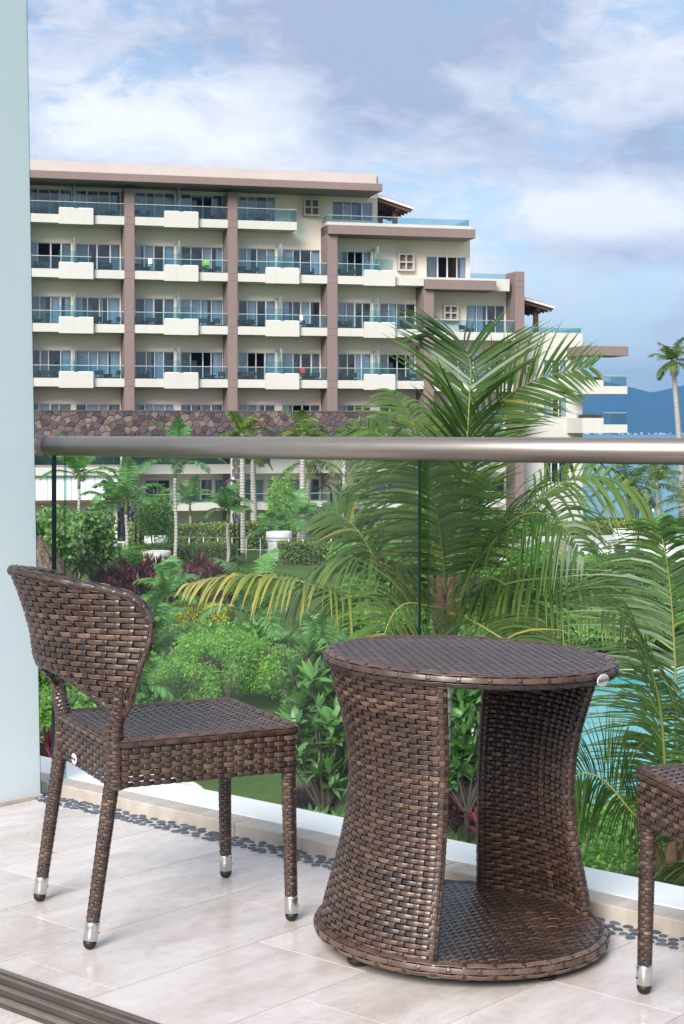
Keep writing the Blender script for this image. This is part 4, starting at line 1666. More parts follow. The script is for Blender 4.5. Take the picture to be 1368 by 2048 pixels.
# white restaurant front with canopy, at the left below the handrail
q0, q1 = XL, fa(238, -5.0)
hbox('restaurant_fascia', q0, q1, -5.2, -0.7, fz(150, 951, -5.2), fz(150, 936, -5.2), 'white_slab')
b = MB()
nP = 9
for k in range(nP):
    a = q0 + (q1 - q0) * k / nP
    hbox('screen_panel', a + 0.015, a + (q1 - q0) / nP - 0.015, -4.9, -4.8, fz(150, 1000, -4.9), fz(150, 951.5, -4.9), 'curtain_white')
hbox('restaurant_beam', q0, q1 + 0.4, -5.3, -4.7, fz(150, 1006, -5.2), fz(150, 1000.5, -5.2), 'wood_dark')
hbox('restaurant_wall', q0, q1, -4.2, -4.0, GB, fz(150, 951.5, -4.0), 'cream')

# ---- furniture standing on the balconies: dark little chairs and round tables
def small_chair(name='terrace_chair'):
    b = MB()
    b.box(-0.24, 0.24, -0.24, 0.24, 0.36, 0.44)
    for sx in (-1, 1):
        for sy in (-1, 1):
            b.box(sx * 0.20 - 0.025, sx * 0.20 + 0.025, sy * 0.20 - 0.025, sy * 0.20 + 0.025, 0, 0.36)
    b.prism([(-0.26, 0.55), (0.26, 0.55), (0.30, 0.80), (0.20, 0.84), (-0.20, 0.84), (-0.30, 0.80)], 1, 0.21, 0.26)
    for sx in (-1, 1):
        b.box(sx * 0.22 - 0.02, sx * 0.22 + 0.02, 0.215, 0.25, 0.44, 0.56)
    return b
def small_table():
    b = MB()
    b.lathe([(0.30, 0.0), (0.24, 0.12), (0.20, 0.34), (0.25, 0.56), (0.31, 0.58), (0.31, 0.62)], 12)
    return b
pc = pt_ = None
frnd = random.Random(17)
def furnish(px, z, kind):
    global pc, pt_
    x, y = fa(px, 0.85), 0.85 + frnd.uniform(-.15, .15)
    wx, wy = HO[0] + cA * x - sA * y, HO[1] + sA * x + cA * y
    if kind == 'c':
        if pc is None:
            pc = small_chair().build('terrace_chair', M['dark_furn'])
            tag(pc, 'small dark wicker chair on a hotel balcony behind the glass balustrade', 'chair', 'chairs on the hotel balconies')
            o = pc
        else:
            o = pc.copy(); link(o)
        o.rotation_euler = (0, 0, HA + frnd.choice((-1.3, 1.3, 0.4, 2.6)) + frnd.uniform(-.4, .4))
    else:
        if pt_ is None:
            pt_ = small_table().build('terrace_table', M['dark_furn'])
            tag(pt_, 'small dark round table on a hotel balcony between two chairs', 'table', 'tables on the hotel balconies')
            o = pt_
        else:
            o = pt_.copy(); link(o)
    o.location = (wx, wy, z)
for row in range(4):
    sets = [(64, 'c'), (76, 't'), (90, 'c'), (202, 'c'), (215, 't'), (229, 'c'), (277, 'c'), (291, 't'), (303, 'c'), (408, 'c'), (422, 't'), (438, 'c')]
    if row == 0:
        sets += [(507, 'c'), (519, 't'), (531, 'c')]
    else:
        sets += [(484, 'c'), (496, 't'), (506, 'c'), (608, 'c'), (620, 't'), (634, 'c'), (679, 'c'), (690, 't'), (702, 'c')]
        if row > 1:
            sets += [(806, 'c'), (815, 't'), (828, 'c')]
    for p, k in sets:
        furnish(p, SB[row] + 0.161, k)
for p, k in ((930, 'c'), (940, 't'), (978, 'c')):
    furnish(p, SB[2] + 0.041, k)

# towels left over the balustrades
M['towel_w'] = mat_plain('white_towel', (0.8, 0.8, 0.8), 0.95)
M['towel_g'] = mat_plain('lime_towel', (0.16, 0.42, 0.08), 0.95)
M['towel_r'] = mat_plain('red_towel', (0.38, 0.05, 0.05), 0.95)
M['towel_b'] = mat_plain('dark_towel', (0.02, 0.02, 0.03), 0.95)
for px, row, mt, wd, lb in ((412, 1, 'towel_g', 0.40, 'lime green towel draped over a dark balcony chair of the hotel'), (605, 3, 'towel_r', 0.26, 'red towel on a balcony chair low on the hotel'),
                            (187, 1, 'towel_b', 0.22, 'dark swimsuit hanging on a balcony balustrade of the hotel'), (300, 1, 'towel_w', 0.24, 'white towel over a chair on an upper hotel balcony'), (602, 2, 'towel_w', 0.20, 'white towel over a chair back on a middle hotel balcony')):
    x, y = fa(px, 0.09), 0.045
    z1 = SB[row] + 0.50 + 0.79
    b = MB()
    n = 7
    prof = [(-0.03, -0.30), (-0.028, -0.15), (-0.02, 0.0), (0.02, 0.015), (0.085, 0.0), (0.095, -0.25), (0.10, -0.42)]
    vs = []
    for i in range(n + 1):
        for (yy, zz) in prof:
            vs.append((wd * (i / n - .5), yy + 0.008 * math.sin(i * 1.7 + zz * 6), zz * (1 + 0.05 * math.sin(i * 2.3))))
    m_ = len(prof)
    b.add(vs, [(i * m_ + j, (i + 1) * m_ + j, (i + 1) * m_ + j + 1, i * m_ + j + 1) for i in range(n) for j in range(m_ - 1)], True)
    o = b.build('towel', M[mt])
    o.location = (HO[0] + cA * x - sA * y, HO[1] + sA * x + cA * y, z1 - (0.0 if mt == 'towel_b' else 0.06))
    o.rotation_euler = (0, 0, HA)
    tag(o, lb, 'towel')

# ================================================================ planting
M['palm'] = mat_leaf('palm_leaflet', [(0.0, (0.032, 0.075, 0.018)), (0.40, (0.075, 0.150, 0.030)), (0.66, (0.150, 0.235, 0.042)), (0.84, (0.30, 0.31, 0.05)), (1.0, (0.48, 0.38, 0.09))], 0.34, 0.36, spec=0.5)
M['palm_dark'] = mat_leaf('young_palm_leaflet', [(0.0, (0.043, 0.133, 0.043)), (0.5, (0.098, 0.259, 0.078)), (1.0, (0.248, 0.431, 0.108))], 0.30, 0.42)
M['rachis'] = mat_leaf('palm_stalk', [(0.0, (0.10, 0.15, 0.035)), (0.5, (0.20, 0.23, 0.06)), (1.0, (0.42, 0.38, 0.10))], 0.05, 0.5)
m, t = material('ringed_trunk')
c = t.new('ShaderNodeTexCoord').outputs['Object']
sep = t.new('ShaderNodeSeparateXYZ')
t.link(c, sep.inputs[0])
ringn = t.math('SINE', t.math('ADD', t.math('MULTIPLY', sep.outputs[2], 42.0), t.math('MULTIPLY', t.noise(c, 6, 3, .5), 3.0)))
n = t.noise(c, 9, 5, 0.65)
col = t.ramp(n, [(0.3, (0.34, 0.31, 0.28)), (0.7, (0.52, 0.49, 0.46))])
col = t.mix(t.maprange(ringn, 0.72, 0.95, 0, 0.75), col, (0.11, 0.09, 0.07))
finish(t, principled(t, col, 0.85, 0, 0.2, bump(t, ringn, 0.35, 0.02)))
M['trunk'] = m
M['bark'] = mat_plain('tree_bark', (0.16, 0.12, 0.09), 0.9, var=0.35, scale=6, bmp=0.5)
M['bark_dark'] = mat_plain('dark_bark', (0.065, 0.055, 0.045), 0.9, var=0.3, scale=6)
M['fibre'] = mat_plain('palm_fibre', (0.13, 0.075, 0.04), 0.95, var=0.4, scale=14, bmp=0.6)
M['shaft'] = mat_plain('green_crownshaft', (0.13, 0.19, 0.05), 0.5, var=0.25, scale=4)
M['leaf_light'] = mat_leaf('light_green_leaf', [(0.0, (0.073, 0.190, 0.036)), (0.5, (0.146, 0.336, 0.063)), (1.0, (0.290, 0.526, 0.100))], 0.40)
M['leaf_mid'] = mat_leaf('mid_green_leaf', [(0.0, (0.053, 0.144, 0.039)), (0.5, (0.120, 0.276, 0.068)), (1.0, (0.253, 0.468, 0.107))], 0.35, rand=0.25)
M['leaf_hedge'] = mat_leaf('hedge_leaf', [(0.0, (0.063, 0.128, 0.032)), (0.5, (0.155, 0.244, 0.055)), (1.0, (0.382, 0.436, 0.100))], 0.3, rand=0.2)
M['leaf_yellow'] = mat_leaf('yellow_leaf', [(0.0, (0.20, 0.27, 0.02)), (0.5, (0.38, 0.43, 0.03)), (1.0, (0.52, 0.53, 0.05))], 0.3)
M['leaf_round'] = mat_leaf('sea_grape_leaf', [(0.0, (0.060, 0.151, 0.044)), (0.5, (0.131, 0.272, 0.080)), (1.0, (0.302, 0.444, 0.142))], 0.25)
M['leaf_red'] = mat_leaf('cordyline_leaf', [(0.0, (0.031, 0.014, 0.021)), (0.45, (0.078, 0.023, 0.035)), (0.75, (0.198, 0.037, 0.058)), (1.0, (0.437, 0.089, 0.114))], 0.3, 0.4, rand=0.35)
M['leaf_plum'] = mat_leaf('plumeria_leaf', [(0.0, (0.047, 0.140, 0.041)), (0.5, (0.102, 0.242, 0.066)), (1.0, (0.234, 0.421, 0.118))], 0.3, 0.32)
M['core_green'] = mat_plain('inner_twigs', (0.020, 0.032, 0.012), 0.95, var=0.4, scale=5)
M['thatch'] = mat_leaf('thatch_straw', [(0.0, (0.09, 0.065, 0.045)), (0.5, (0.19, 0.145, 0.10)), (1.0, (0.33, 0.27, 0.20))], 0.05, 0.9)


def bez(ctrl, n):
    """points along a Catmull-Rom style curve through control points"""
    per = max(2, n // (len(ctrl) - 1))
    p = np.array(smooth_path([tuple(c) for c in ctrl], per, False))
    seg = np.concatenate([[0], np.cumsum(np.linalg.norm(np.diff(p, axis=0), axis=1))])
    u = np.linspace(0, seg[-1], n)
    return np.stack([np.interp(u, seg, p[:, k]) for k in range(3)], -1), seg[-1]


def frond(ctrl, parent, leaf_len, pairs=70, width=0.022, hang=0.5, rise=0.25, seed=0, tone=0.4, tip_yellow=0.0, mat='palm', rach_r=0.016,
          start=0.14, rach_tone=0.5, name='frond', sweep=0.55, jitter=0.07, roll=0.0):
    """pinnate palm leaf: a curved stalk with two rows of narrow leaflets that arch over and hang"""
    r = np.random.default_rng(seed)
    N = 64
    p, L = bez(ctrl, N)
    tang = np.gradient(p, axis=0)
    tang /= np.linalg.norm(tang, axis=1, keepdims=True)
    up = np.array([0, 0, 1.0])
    side = np.cross(tang, up)
    # stalks that stand upright keep a steady side direction
    mean_side = np.cross(p[-1] - p[0] + np.array([1e-4, 0, 0]), up)
    mean_side /= np.linalg.norm(mean_side) + 1e-9
    ln = np.linalg.norm(side, axis=1, keepdims=True)
    side = np.where(ln > 0.25, side / (ln + 1e-9), mean_side[None, :])
    for _ in range(3):
        side[1:-1] = (side[:-2] + side[1:-1] + side[2:]) / 3
    side /= np.linalg.norm(side, axis=1, keepdims=True)
    nrm = np.cross(side, tang)
    if roll:
        ra_ = rad(roll) * (-1 if (p[-1] - p[0])[0] > 0 else 1)
        side = side * math.cos(ra_) + nrm * math.sin(ra_)
        nrm = np.cross(side, tang)
    u = np.linspace(start, 0.995, pairs)
    V, Fq, T = [], [], []
    base = 0
    seg = 5
    for sgn in (-1, 1):
        uu = np.clip(u + r.normal(0, 0.004, pairs), start, 1.0)
        f = uu * (N - 1)
        i0 = np.clip(np.floor(f).astype(int), 0, N - 2)
        w_ = (f - i0)[:, None]
        P0_ = p[i0] * (1 - w_) + p[i0 + 1] * w_
        Tn = tang[i0] * (1 - w_) + tang[i0 + 1] * w_
        Sd = (side[i0] * (1 - w_) + side[i0 + 1] * w_) * sgn
        Nm = nrm[i0] * (1 - w_) + nrm[i0 + 1] * w_
        v = (uu - start) / (1 - start)
        ll = leaf_len * (0.42 + 0.58 * np.sin(PI * np.clip(v * 0.86 + 0.10, 0, 1)) ** 0.8) * (1 - 0.45 * np.clip((v - 0.8) / 0.2, 0, 1)) * r.uniform(0.86, 1.1, pairs)
        sw = sweep * (0.5 + 0.9 * v)
        d = Sd + Tn * sw[:, None] + Nm * rise + r.normal(0, jitter, (pairs, 3))
        d /= np.linalg.norm(d, axis=1, keepdims=True)
        hg = hang * 0.8 * r.uniform(0.7, 1.25, pairs) * (0.7 + 0.5 * v)
        cur = P0_.copy()
        pts = [cur.copy()]
        dd = d.copy()
        for k in range(seg):
            cur = cur + dd * (ll / seg)[:, None]
            pts.append(cur.copy())
            dd = dd + np.array([0, 0, -1.0])[None, :] * (hg * (0.62, 0.50, 0.32, 0.18, 0.10)[k])[:, None]
            dd /= np.linalg.norm(dd, axis=1, keepdims=True)
        pts = np.stack(pts, 1)                       # pairs, seg+1, 3
        wdir = Tn - d * np.sum(Tn * d, axis=1, keepdims=True)
        wdir /= np.linalg.norm(wdir, axis=1, keepdims=True) + 1e-9
        wdir = wdir + Nm * r.normal(0.35, 0.2, (pairs, 1)) * 1.0
        wdir /= np.linalg.norm(wdir, axis=1, keepdims=True) + 1e-9
        wp = np.array([0.55, 1.0, 0.95, 0.75, 0.45, 0.06]) * width * 0.5
        A = pts + wdir[:, None, :] * wp[None, :, None]
        B = pts - wdir[:, None, :] * wp[None, :, None]
        vv = np.stack([A, B], 2).reshape(-1, 3)      # pairs*(seg+1)*2
        V.append(vv)
        k0 = base + (np.arange(pairs) * (seg + 1) * 2)[:, None] + (np.arange(seg) * 2)[None, :]
        Fq.append(np.stack([k0, k0 + 2, k0 + 3, k0 + 1], -1).reshape(-1, 4))
        tn = tone + r.normal(0, 0.09, pairs) + np.where(r.random(pairs) < 0.03, 0.45, 0.0)
        tl = np.linspace(0, 1, seg + 1)
        tv = tn[:, None] + 0.05 * tl[None, :] + r.uniform(0.0, 0.45, (pairs, 1)) * tl[None, :] ** 6 + tip_yellow * (np.clip(v, 0, 1)[:, None] ** 1.5 * 0.6 + 0.4 * tl[None, :] ** 2)
        T.append(np.repeat(np.clip(tv, 0, 1).reshape(-1), 2))
        base += len(vv)
    o = np_mesh(name, np.concatenate(V), np.concatenate(Fq), np.concatenate(T), M[mat], parent, smooth=False)
    b = MB()
    q = p[::4]
    b.tube([tuple(x) for x in q], list(np.linspace(rach_r, rach_r * 0.18, len(q))), 6, tone=rach_tone)
    b.build('stalk', M['rachis'], o)
    return o


def arch_ctrl(az, el, L, droop, c=(0, 0, 0)):
    """control points of a frond leaving the crown at azimuth az and elevation el, bending down"""
    pts = [np.array(c, float)]
    d = np.array([math.cos(az) * math.cos(el), math.sin(az) * math.cos(el), math.sin(el)])
    for k in range(4):
        pts.append(pts[-1] + d * L / 4)
        d = d + np.array([0, 0, -1.0]) * droop * (0.22 + 0.20 * k)
        d /= np.linalg.norm(d)
    return pts


# ---- the big coconut palm outside the railing
def big_palm(name, crown, label, keyed, extra, leaf_len, ground, trunk_r, bend=(0, 0), seed=1, pairs=84, lean_to=None, width=0.034, rr_=0.020):
    g = Vector((crown[0] + bend[0], crown[1] + bend[1], ground))
    root = empty(name, g)
    tag(root, label, 'palm tree')
    cl = Vector(crown) - g
    b = MB()
    n = 26
    path, rads = [], []
    for k in range(n):
        u = k / (n - 1)
        path.append((cl.x * u ** 1.6, cl.y * u ** 1.6, cl.z * u - 0.15))
        rads.append(trunk_r * (1.35 - 0.35 * min(1, u * 4)) * (1.06 if k % 2 else 0.97) * (1 - 0.2 * u))
    b.tube(path, rads, 14)
    b.build('trunk', M['trunk'], root)
    # fibrous leaf bases round the growing point
    rr = random.Random(seed)
    for k in range(9):
        a = k * 2.4 + rr.uniform(-.2, .2)
        b = MB()
        o_ = Vector((math.cos(a), math.sin(a), 0))
        b.tube([tuple(cl + o_ * trunk_r * 0.6 + Vector((0, 0, -0.35))), tuple(cl + o_ * trunk_r * 1.25 + Vector((0, 0, -0.05))), tuple(cl + o_ * trunk_r * 1.9 + Vector((0, 0, 0.28)))], [trunk_r * .45, trunk_r * .55, trunk_r * .25], 7)
        b.build('leaf_base', M['fibre'], root)
    for i, kf in enumerate(keyed):
        ctrl = [np.array(cl) + np.array(q) for q in kf['c']]
        frond(ctrl, root, kf.get('len', leaf_len), kf.get('pairs', pairs), kf.get('w', width), kf.get('hang', 0.5), kf.get('rise', 0.2), seed * 100 + i, kf.get('tone', 0.38), kf.get('ty', 0.0), rach_r=rr_, rach_tone=kf.get('rt', 0.45), start=kf.get('st', 0.16), sweep=kf.get('sweep', 0.55), roll=kf.get('roll', 0))
    for i, (az, el, L, dr) in enumerate(extra):
        frond(arch_ctrl(rad(az), rad(el), L, dr, tuple(cl)), root, leaf_len * 0.9, pairs, width, 0.6, 0.2, seed * 300 + i, 0.34 + 0.06 * (i % 3), 0.0, rach_r=rr_)
    return root


D1 = 17.0
SC = D1 / F
def k1(*pp):
    """offsets from the palm's crown in metres: right, up, and towards the viewer"""
    return [(x * SC, -dn, -y * SC) for x, y, dn in pp]
KEY = [
    dict(c=k1((0, 0, 0), (22, -130, 0.1), (33, -260, 0.2), (44, -400, 0.1), (48, -490, -0.1), (10, -540, -0.2), (-52, -535, -0.2)), len=1.10, hang=0.10, tone=0.24, rise=0.05, sweep=0.75),
    dict(c=k1((0, 0, 0), (25, -160, -0.2), (55, -320, -0.3), (105, -395, -0.3), (195, -452, -0.2), (290, -470, 0.0)), len=0.80, hang=0.16, tone=0.30, sweep=0.8, roll=68),
    dict(c=k1((0, 0, 0), (60, -90, 0.5), (130, -180, 0.9), (205, -245, 1.0), (275, -258, 1.0), (345, -228, 0.9), (388, -165, 0.8)), len=0.92, hang=1.05, tone=0.46, ty=0.22, roll=30),
    dict(c=k1((0, 0, 0), (35, -65, 0.6), (75, -135, 1.1), (115, -188, 1.5), (165, -190, 1.9), (215, -130, 2.1)), len=1.0, hang=0.95, tone=0.24, roll=50),
    dict(c=k1((0, 0, 0), (-60, -20, 0.2), (-130, -70, 0.4), (-175, -145, 0.4), (-225, -185, 0.3), (-262, -178, 0.2)), len=0.62, hang=0.55, tone=0.33, roll=35),
    dict(c=k1((0, 10, 0), (-90, -15, 0.5), (-190, -28, 0.9), (-290, -62, 1.1), (-400, -75, 1.2), (-495, -58, 1.2)), len=0.80, hang=0.95, tone=0.50, ty=0.50, rt=0.95),
    dict(c=k1((0, 15, 0), (-45, -10, 0.9), (-95, -25, 1.4), (-130, 10, 1.8), (-140, 90, 1.9)), len=0.72, hang=0.5, tone=0.52, ty=0.10, rt=0.95, roll=50),
    dict(c=k1((0, 20, 0), (30, 15, 0.8), (65, 25, 1.5), (120, 55, 2.0), (170, 110, 2.2)), len=0.62, hang=0.6, tone=0.50, ty=0.12, rt=0.8, roll=25),
    dict(c=k1((0, 0, 0), (-30, -130, 0.0), (-70, -250, -0.2), (-130, -335, -0.4), (-185, -350, -0.6), (-235, -320, -0.6)), len=0.85, hang=0.95, tone=0.34, roll=25),
    dict(c=k1((0, 5, 0), (80, -40, 0.6), (170, -65, 1.0), (270, -60, 1.3), (380, -10, 1.5)), len=0.85, hang=1.0, tone=0.40, ty=0.1, rt=0.7, roll=25),
    dict(c=k1((0, 5, 0), (45, -10, -0.6), (100, -25, -1.1), (160, 20, -1.5), (195, 90, -1.6)), len=0.95, hang=0.8, tone=0.42, ty=0.18),
    dict(c=k1((0, 0, 0), (-15, -110, 0.7), (-35, -200, 1.3), (-60, -270, 1.8), (-70, -300, 2.3)), len=0.9, hang=0.6, tone=0.36, rt=0.6),
    dict(c=k1((0, 5, 0), (-70, -50, 0.2), (-150, -90, 0.4), (-240, -80, 0.4), (-310, 0, 0.4)), len=0.85, hang=0.9, tone=0.42, ty=0.12, rt=0.7),
    dict(c=k1((0, 5, 0), (55, -45, 0.4), (95, -55, 0.7), (140, 5, 0.9), (165, 95, 1.0)), len=0.80, hang=0.8, tone=0.46, ty=0.25, rt=0.8, roll=45),
    dict(c=k1((0, 0, 0), (-20, -120, -0.8), (-35, -260, -1.4), (-55, -370, -1.8), (-95, -430, -2.1)), len=0.95, hang=0.6, tone=0.44),
]
crown1 = at(893, 1205, D1)
big_palm('coconut_palm', tuple(crown1), 'large coconut palm with arching fronds just outside the railing behind the table', KEY, [], 0.95, ground_z(crown1.x, crown1.y) , 0.105, (-0.15, 0.1), 5, pairs=66)

D2 = 11.0
SC = D2 / F
KEY2 = [
    dict(c=k1((0, 0, 0), (10, -150, 0.0), (14, -320, 0.05), (8, -480, 0.05), (-6, -600, 0.1), (-30, -680, 0.2)), len=0.86, hang=0.55, tone=0.23, rise=0.0, rt=0.7, sweep=0.5),
    dict(c=k1((0, 0, 0), (-45, -70, 0.2), (-95, -130, 0.4), (-150, -195, 0.5), (-200, -215, 0.6), (-245, -190, 0.7)), len=0.62, hang=0.75, tone=0.27, rt=0.9, roll=60),
    dict(c=k1((0, 0, 0), (-18, -170, 0.25), (-40, -330, 0.45), (-75, -440, 0.6), (-120, -510, 0.7), (-170, -530, 0.8)), len=0.66, hang=0.85, tone=0.27, ty=0.12, rt=0.6, roll=40),
    dict(c=k1((0, 0, 0), (-55, -10, 0.5), (-110, 0, 0.9), (-160, 45, 1.2)), len=0.5, hang=0.5, tone=0.36, rt=0.8),
    dict(c=k1((0, 0, 0), (50, -110, 0.3), (120, -230, 0.5), (220, -300, 0.6)), len=0.8, hang=0.8, tone=0.25),
    dict(c=k1((0, 0, 0), (60, -30, 0.5), (140, -20, 0.9), (220, 60, 1.2)), len=0.7, hang=0.8, tone=0.29),
]
crown2 = at(1335, 1725, D2)
big_palm('coconut_palm', tuple(crown2), 'young coconut palm with upright fronds just outside the railing beside the pool', KEY2, [], 0.8, ground_z(crown2.x, crown2.y), 0.10, (0.1, 0.0), 9, pairs=112, width=0.017, rr_=0.016)

# ---- tall far coconut palms
def far_palm(px, py, d, label, n=15, L=2.3, seed=1, r=0.17, bend=0.6, ll=0.55, group=None):
    c = at(px, py, d)
    gz = ground_z(c.x, c.y)
    rr = random.Random(seed)
    root = empty('coconut_palm', (c.x + bend, c.y, gz))
    tag(root, label, 'palm tree', group)
    cl = c - Vector((c.x + bend, c.y, gz))
    b = MB()
    path = [(cl.x * (k / 14) ** 1.5, 0, cl.z * k / 14 - 0.2 * (1 - k / 14)) for k in range(15)]
    b.tube(path, [r * (1.3 - 0.5 * k / 14) * (1.05 if k % 2 else 0.96) for k in range(15)], 10)
    b.build('trunk', M['trunk'], root)
    for k in range(n):
        az = 360 * k / n + rr.uniform(-14, 14)
        el = (-15, 25, 60)[k % 3] + rr.uniform(-12, 12)
        frond(arch_ctrl(rad(az), rad(el), L * rr.uniform(.85, 1.1), 0.75, tuple(cl)), root, ll, 34, 0.06, 0.8, 0.2, seed * 40 + k, rr.uniform(0.30, 0.55), 0.15, rach_r=0.03)
    for k in range(5):
        b = MB()
        a = k * 1.3
        b.lathe([(0.02, -0.16), (0.10, -0.10), (0.12, 0.0), (0.08, 0.10), (0.02, 0.14)], 8)
        o = b.build('coconut', M['shaft'], root)
        o.location = cl + Vector((math.cos(a) * 0.22, math.sin(a) * 0.22, -0.25))
    return root
far_palm(1345, 722, 120, 'tall solitary coconut palm rising against the sky and blue mountains', 17, 1.9, 3, 0.20, 0.75, 0.62)
far_palm(1262, 985, 112, 'yellowish coconut palm beside the sea at the end of the hotel', 13, 3.2, 4, 0.16, -0.3, 0.8, None)
far_palm(1312, 965, 108, 'green coconut palm in front of the sea with upright fronds', 13, 3.0, 5, 0.15, 0.2, 0.8, None)
far_palm(1385, 1010, 100, 'coconut palm by the terrace with low drooping fronds', 12, 2.8, 6, 0.15, 0.2, 0.8, None)
far_palm(505, 905, 88, 'tall grey-trunk palm in front of the stone column, crown behind the handrail', 11, 1.4, 7, 0.16, 0.1, 0.5)
far_palm(620, 920, 86, 'coconut palm with rough leaning trunk behind the white planter pot', 13, 2.3, 8, 0.15, -0.25, 0.6)
far_palm(485, 868, 84, 'bright green coconut palm whose fronds rise above the handrail before the stone wall', 12, 1.6, 9, 0.14, 0.0, 0.55)
far_palm(605, 868, 82, 'pale green palm crown above the handrail near the middle of the stone wall', 11, 1.6, 19, 0.14, 0.0, 0.55)

# ---- slender ringed palms of the garden
def ring_palm(px, pyc, d, gy=None, L=1.15, n=9, seed=1, r=0.075, label=None, group='ringed palms in the garden', ll=0.55, mat='palm_dark', rise_el=(20, 50, 75), shaft=0.55):
    c = at(px, pyc, d)
    gz = ground_z(c.x, c.y)
    root = empty('ringed_palm', (c.x, c.y, gz))
    tag(root, label or 'slender ringed grey-trunk palm with feathery arching leaves among the hedges', 'palm tree', group)
    h = c.z - gz
    rr = random.Random(seed)
    b = MB()
    K = 16
    ht = max(0.3, h - shaft)
    b.tube([(0.03 * math.sin(k * .5 + seed), 0, ht * k / (K - 1) - 0.1 * (k == 0)) for k in range(K)], [r * (1.15 - 0.3 * k / K) * (1.08 if k % 2 else 0.95) for k in range(K)], 10)
    b.build('trunk', M['trunk'], root)
    tx = 0.03 * math.sin((K - 1) * .5 + seed)
    b = MB()
    b.tube([(tx, 0, ht - 0.02), (tx, 0, ht + shaft * .4), (0, 0, h + 0.05)], [r * 0.95, r * 1.05, r * 0.45], 10)
    b.build('crownshaft', M['shaft'], root)
    for k in range(n):
        az = 360 * k / n + rr.uniform(-16, 16)
        el = rise_el[k % 3] + rr.uniform(-8, 8)
        frond(arch_ctrl(rad(az), rad(el), L * rr.uniform(.85, 1.12), 0.85, (0, 0, h)), root, ll, 34, 0.070, 0.75, 0.35, seed * 31 + k, rr.uniform(0.32, 0.68), 0.0, mat=mat, rach_r=0.018, start=0.2)
    return root
for i, (px, py, d, L, n) in enumerate(((157, 952, 73, 2.1, 10), (224, 1010, 76, 1.5, 8), (253, 1003, 72, 1.9, 10), (351, 930, 72, 2.2, 10), (456, 1022, 76, 1.3, 11), (597, 1040, 80, 1.9, 8), (538, 1070, 82, 1.2, 6), (380, 1010, 88, 1.6, 9))):
    ring_palm(px, py, d, L=L, n=n, seed=20 + i)
ring_palm(335, 1195, 58, L=1.5, n=10, seed=41, label='low bushy palm with bright fronds beside the dark red planting', group=None)
ring_palm(300, 1275, 50, L=1.5, n=9, seed=42, label='low palm with pale trunk just left of the weeping tree', group=None)
ring_palm(262, 1385, 42, L=1.35, n=9, seed=43, label='small palm growing behind the chair seat near the white rocks', group=None)
ring_palm(508, 1235, 52, L=2.2, n=11, seed=44, label='mid-size palm with arching fronds behind the weeping tree', group=None)
ring_palm(630, 1305, 50, L=1.4, n=9, seed=45, label='dark low palm beside the weeping tree near the tabletop', group=None)
ring_palm(690, 1010, 84, L=1.6, n=9, seed=46, label='yellow-green palm behind the large coconut palm', group=None)
ring_palm(1075, 1060, 90, L=1.7, n=12, seed=47, label='silvery fan-like palm on the terrace beside the red planter', group=None)
ring_palm(1330, 1090, 70, L=1.6, n=10, seed=48, label='pale green palm at the terrace edge before the sea', group=None)


# ---- leafy shrubs and trees
def leaf_cloud(name, centres, radii, counts, size, mat, parent, seed=0, droop=0.0, aspect=0.5, shell=0.55, tone=(0.5, 0.2), clump=0.0, upbias=0.5):
    """many small leaves through the volume of several lumps"""
    r = np.random.default_rng(seed)
    Ps, Ts = [], []
    for c, ra, n in zip(centres, radii, counts):
        d = r.normal(size=(n, 3))
        d /= np.linalg.norm(d, axis=1, keepdims=True)
        rr = (shell + (1 - shell) * r.random(n)) ** 1.0
        rr *= 1 + clump * (np.sin(d[:, 0] * 7 + seed) * np.sin(d[:, 1] * 6 + 1) * np.sin(d[:, 2] * 8 + 2))
        Ps.append(np.asarray(c)[None, :] + d * rr[:, None] * np.asarray(ra)[None, :])
        Ts.append(np.clip(r.normal(tone[0], tone[1], n) + r.normal(0, 0.10), 0, 1))
    P_ = np.concatenate(Ps)
    T_ = np.concatenate(Ts)
    n = len(P_)
    a = r.normal(size=(n, 3))
    a[:, 2] = a[:, 2] * 0.6 - droop
    a /= np.linalg.norm(a, axis=1, keepdims=True)
    b = r.normal(size=(n, 3))
    b = np.cross(a, b)
    b /= np.linalg.norm(b, axis=1, keepdims=True) + 1e-9
    s = size * r.uniform(0.65, 1.35, n)[:, None]
    V = np.stack([P_, P_ + a * s * .45 + b * s * aspect * .5, P_ + a * s, P_ + a * s * .45 - b * s * aspect * .5], 1).reshape(-1, 3)
    Fq = np.arange(n * 4).reshape(n, 4)
    return np_mesh(name, V, Fq, np.repeat(T_, 4), M[mat], parent, smooth=False)


def lumps(rx, ry, rz, n, seed, base=0.35):
    rr = random.Random(seed)
    cs, rs_ = [], []
    for k in range(n):
        a, e = rr.uniform(0, 2 * PI), rr.uniform(-0.2, 1.0)
        f = rr.uniform(0.35, 0.8)
        cs.append((math.cos(a) * rx * f, math.sin(a) * ry * f, rz * (1 + e * f * 0.8)))
        q = rr.uniform(base * .75, base * 1.3)
        rs_.append((rx * q, ry * q, rz * q))
    return cs, rs_


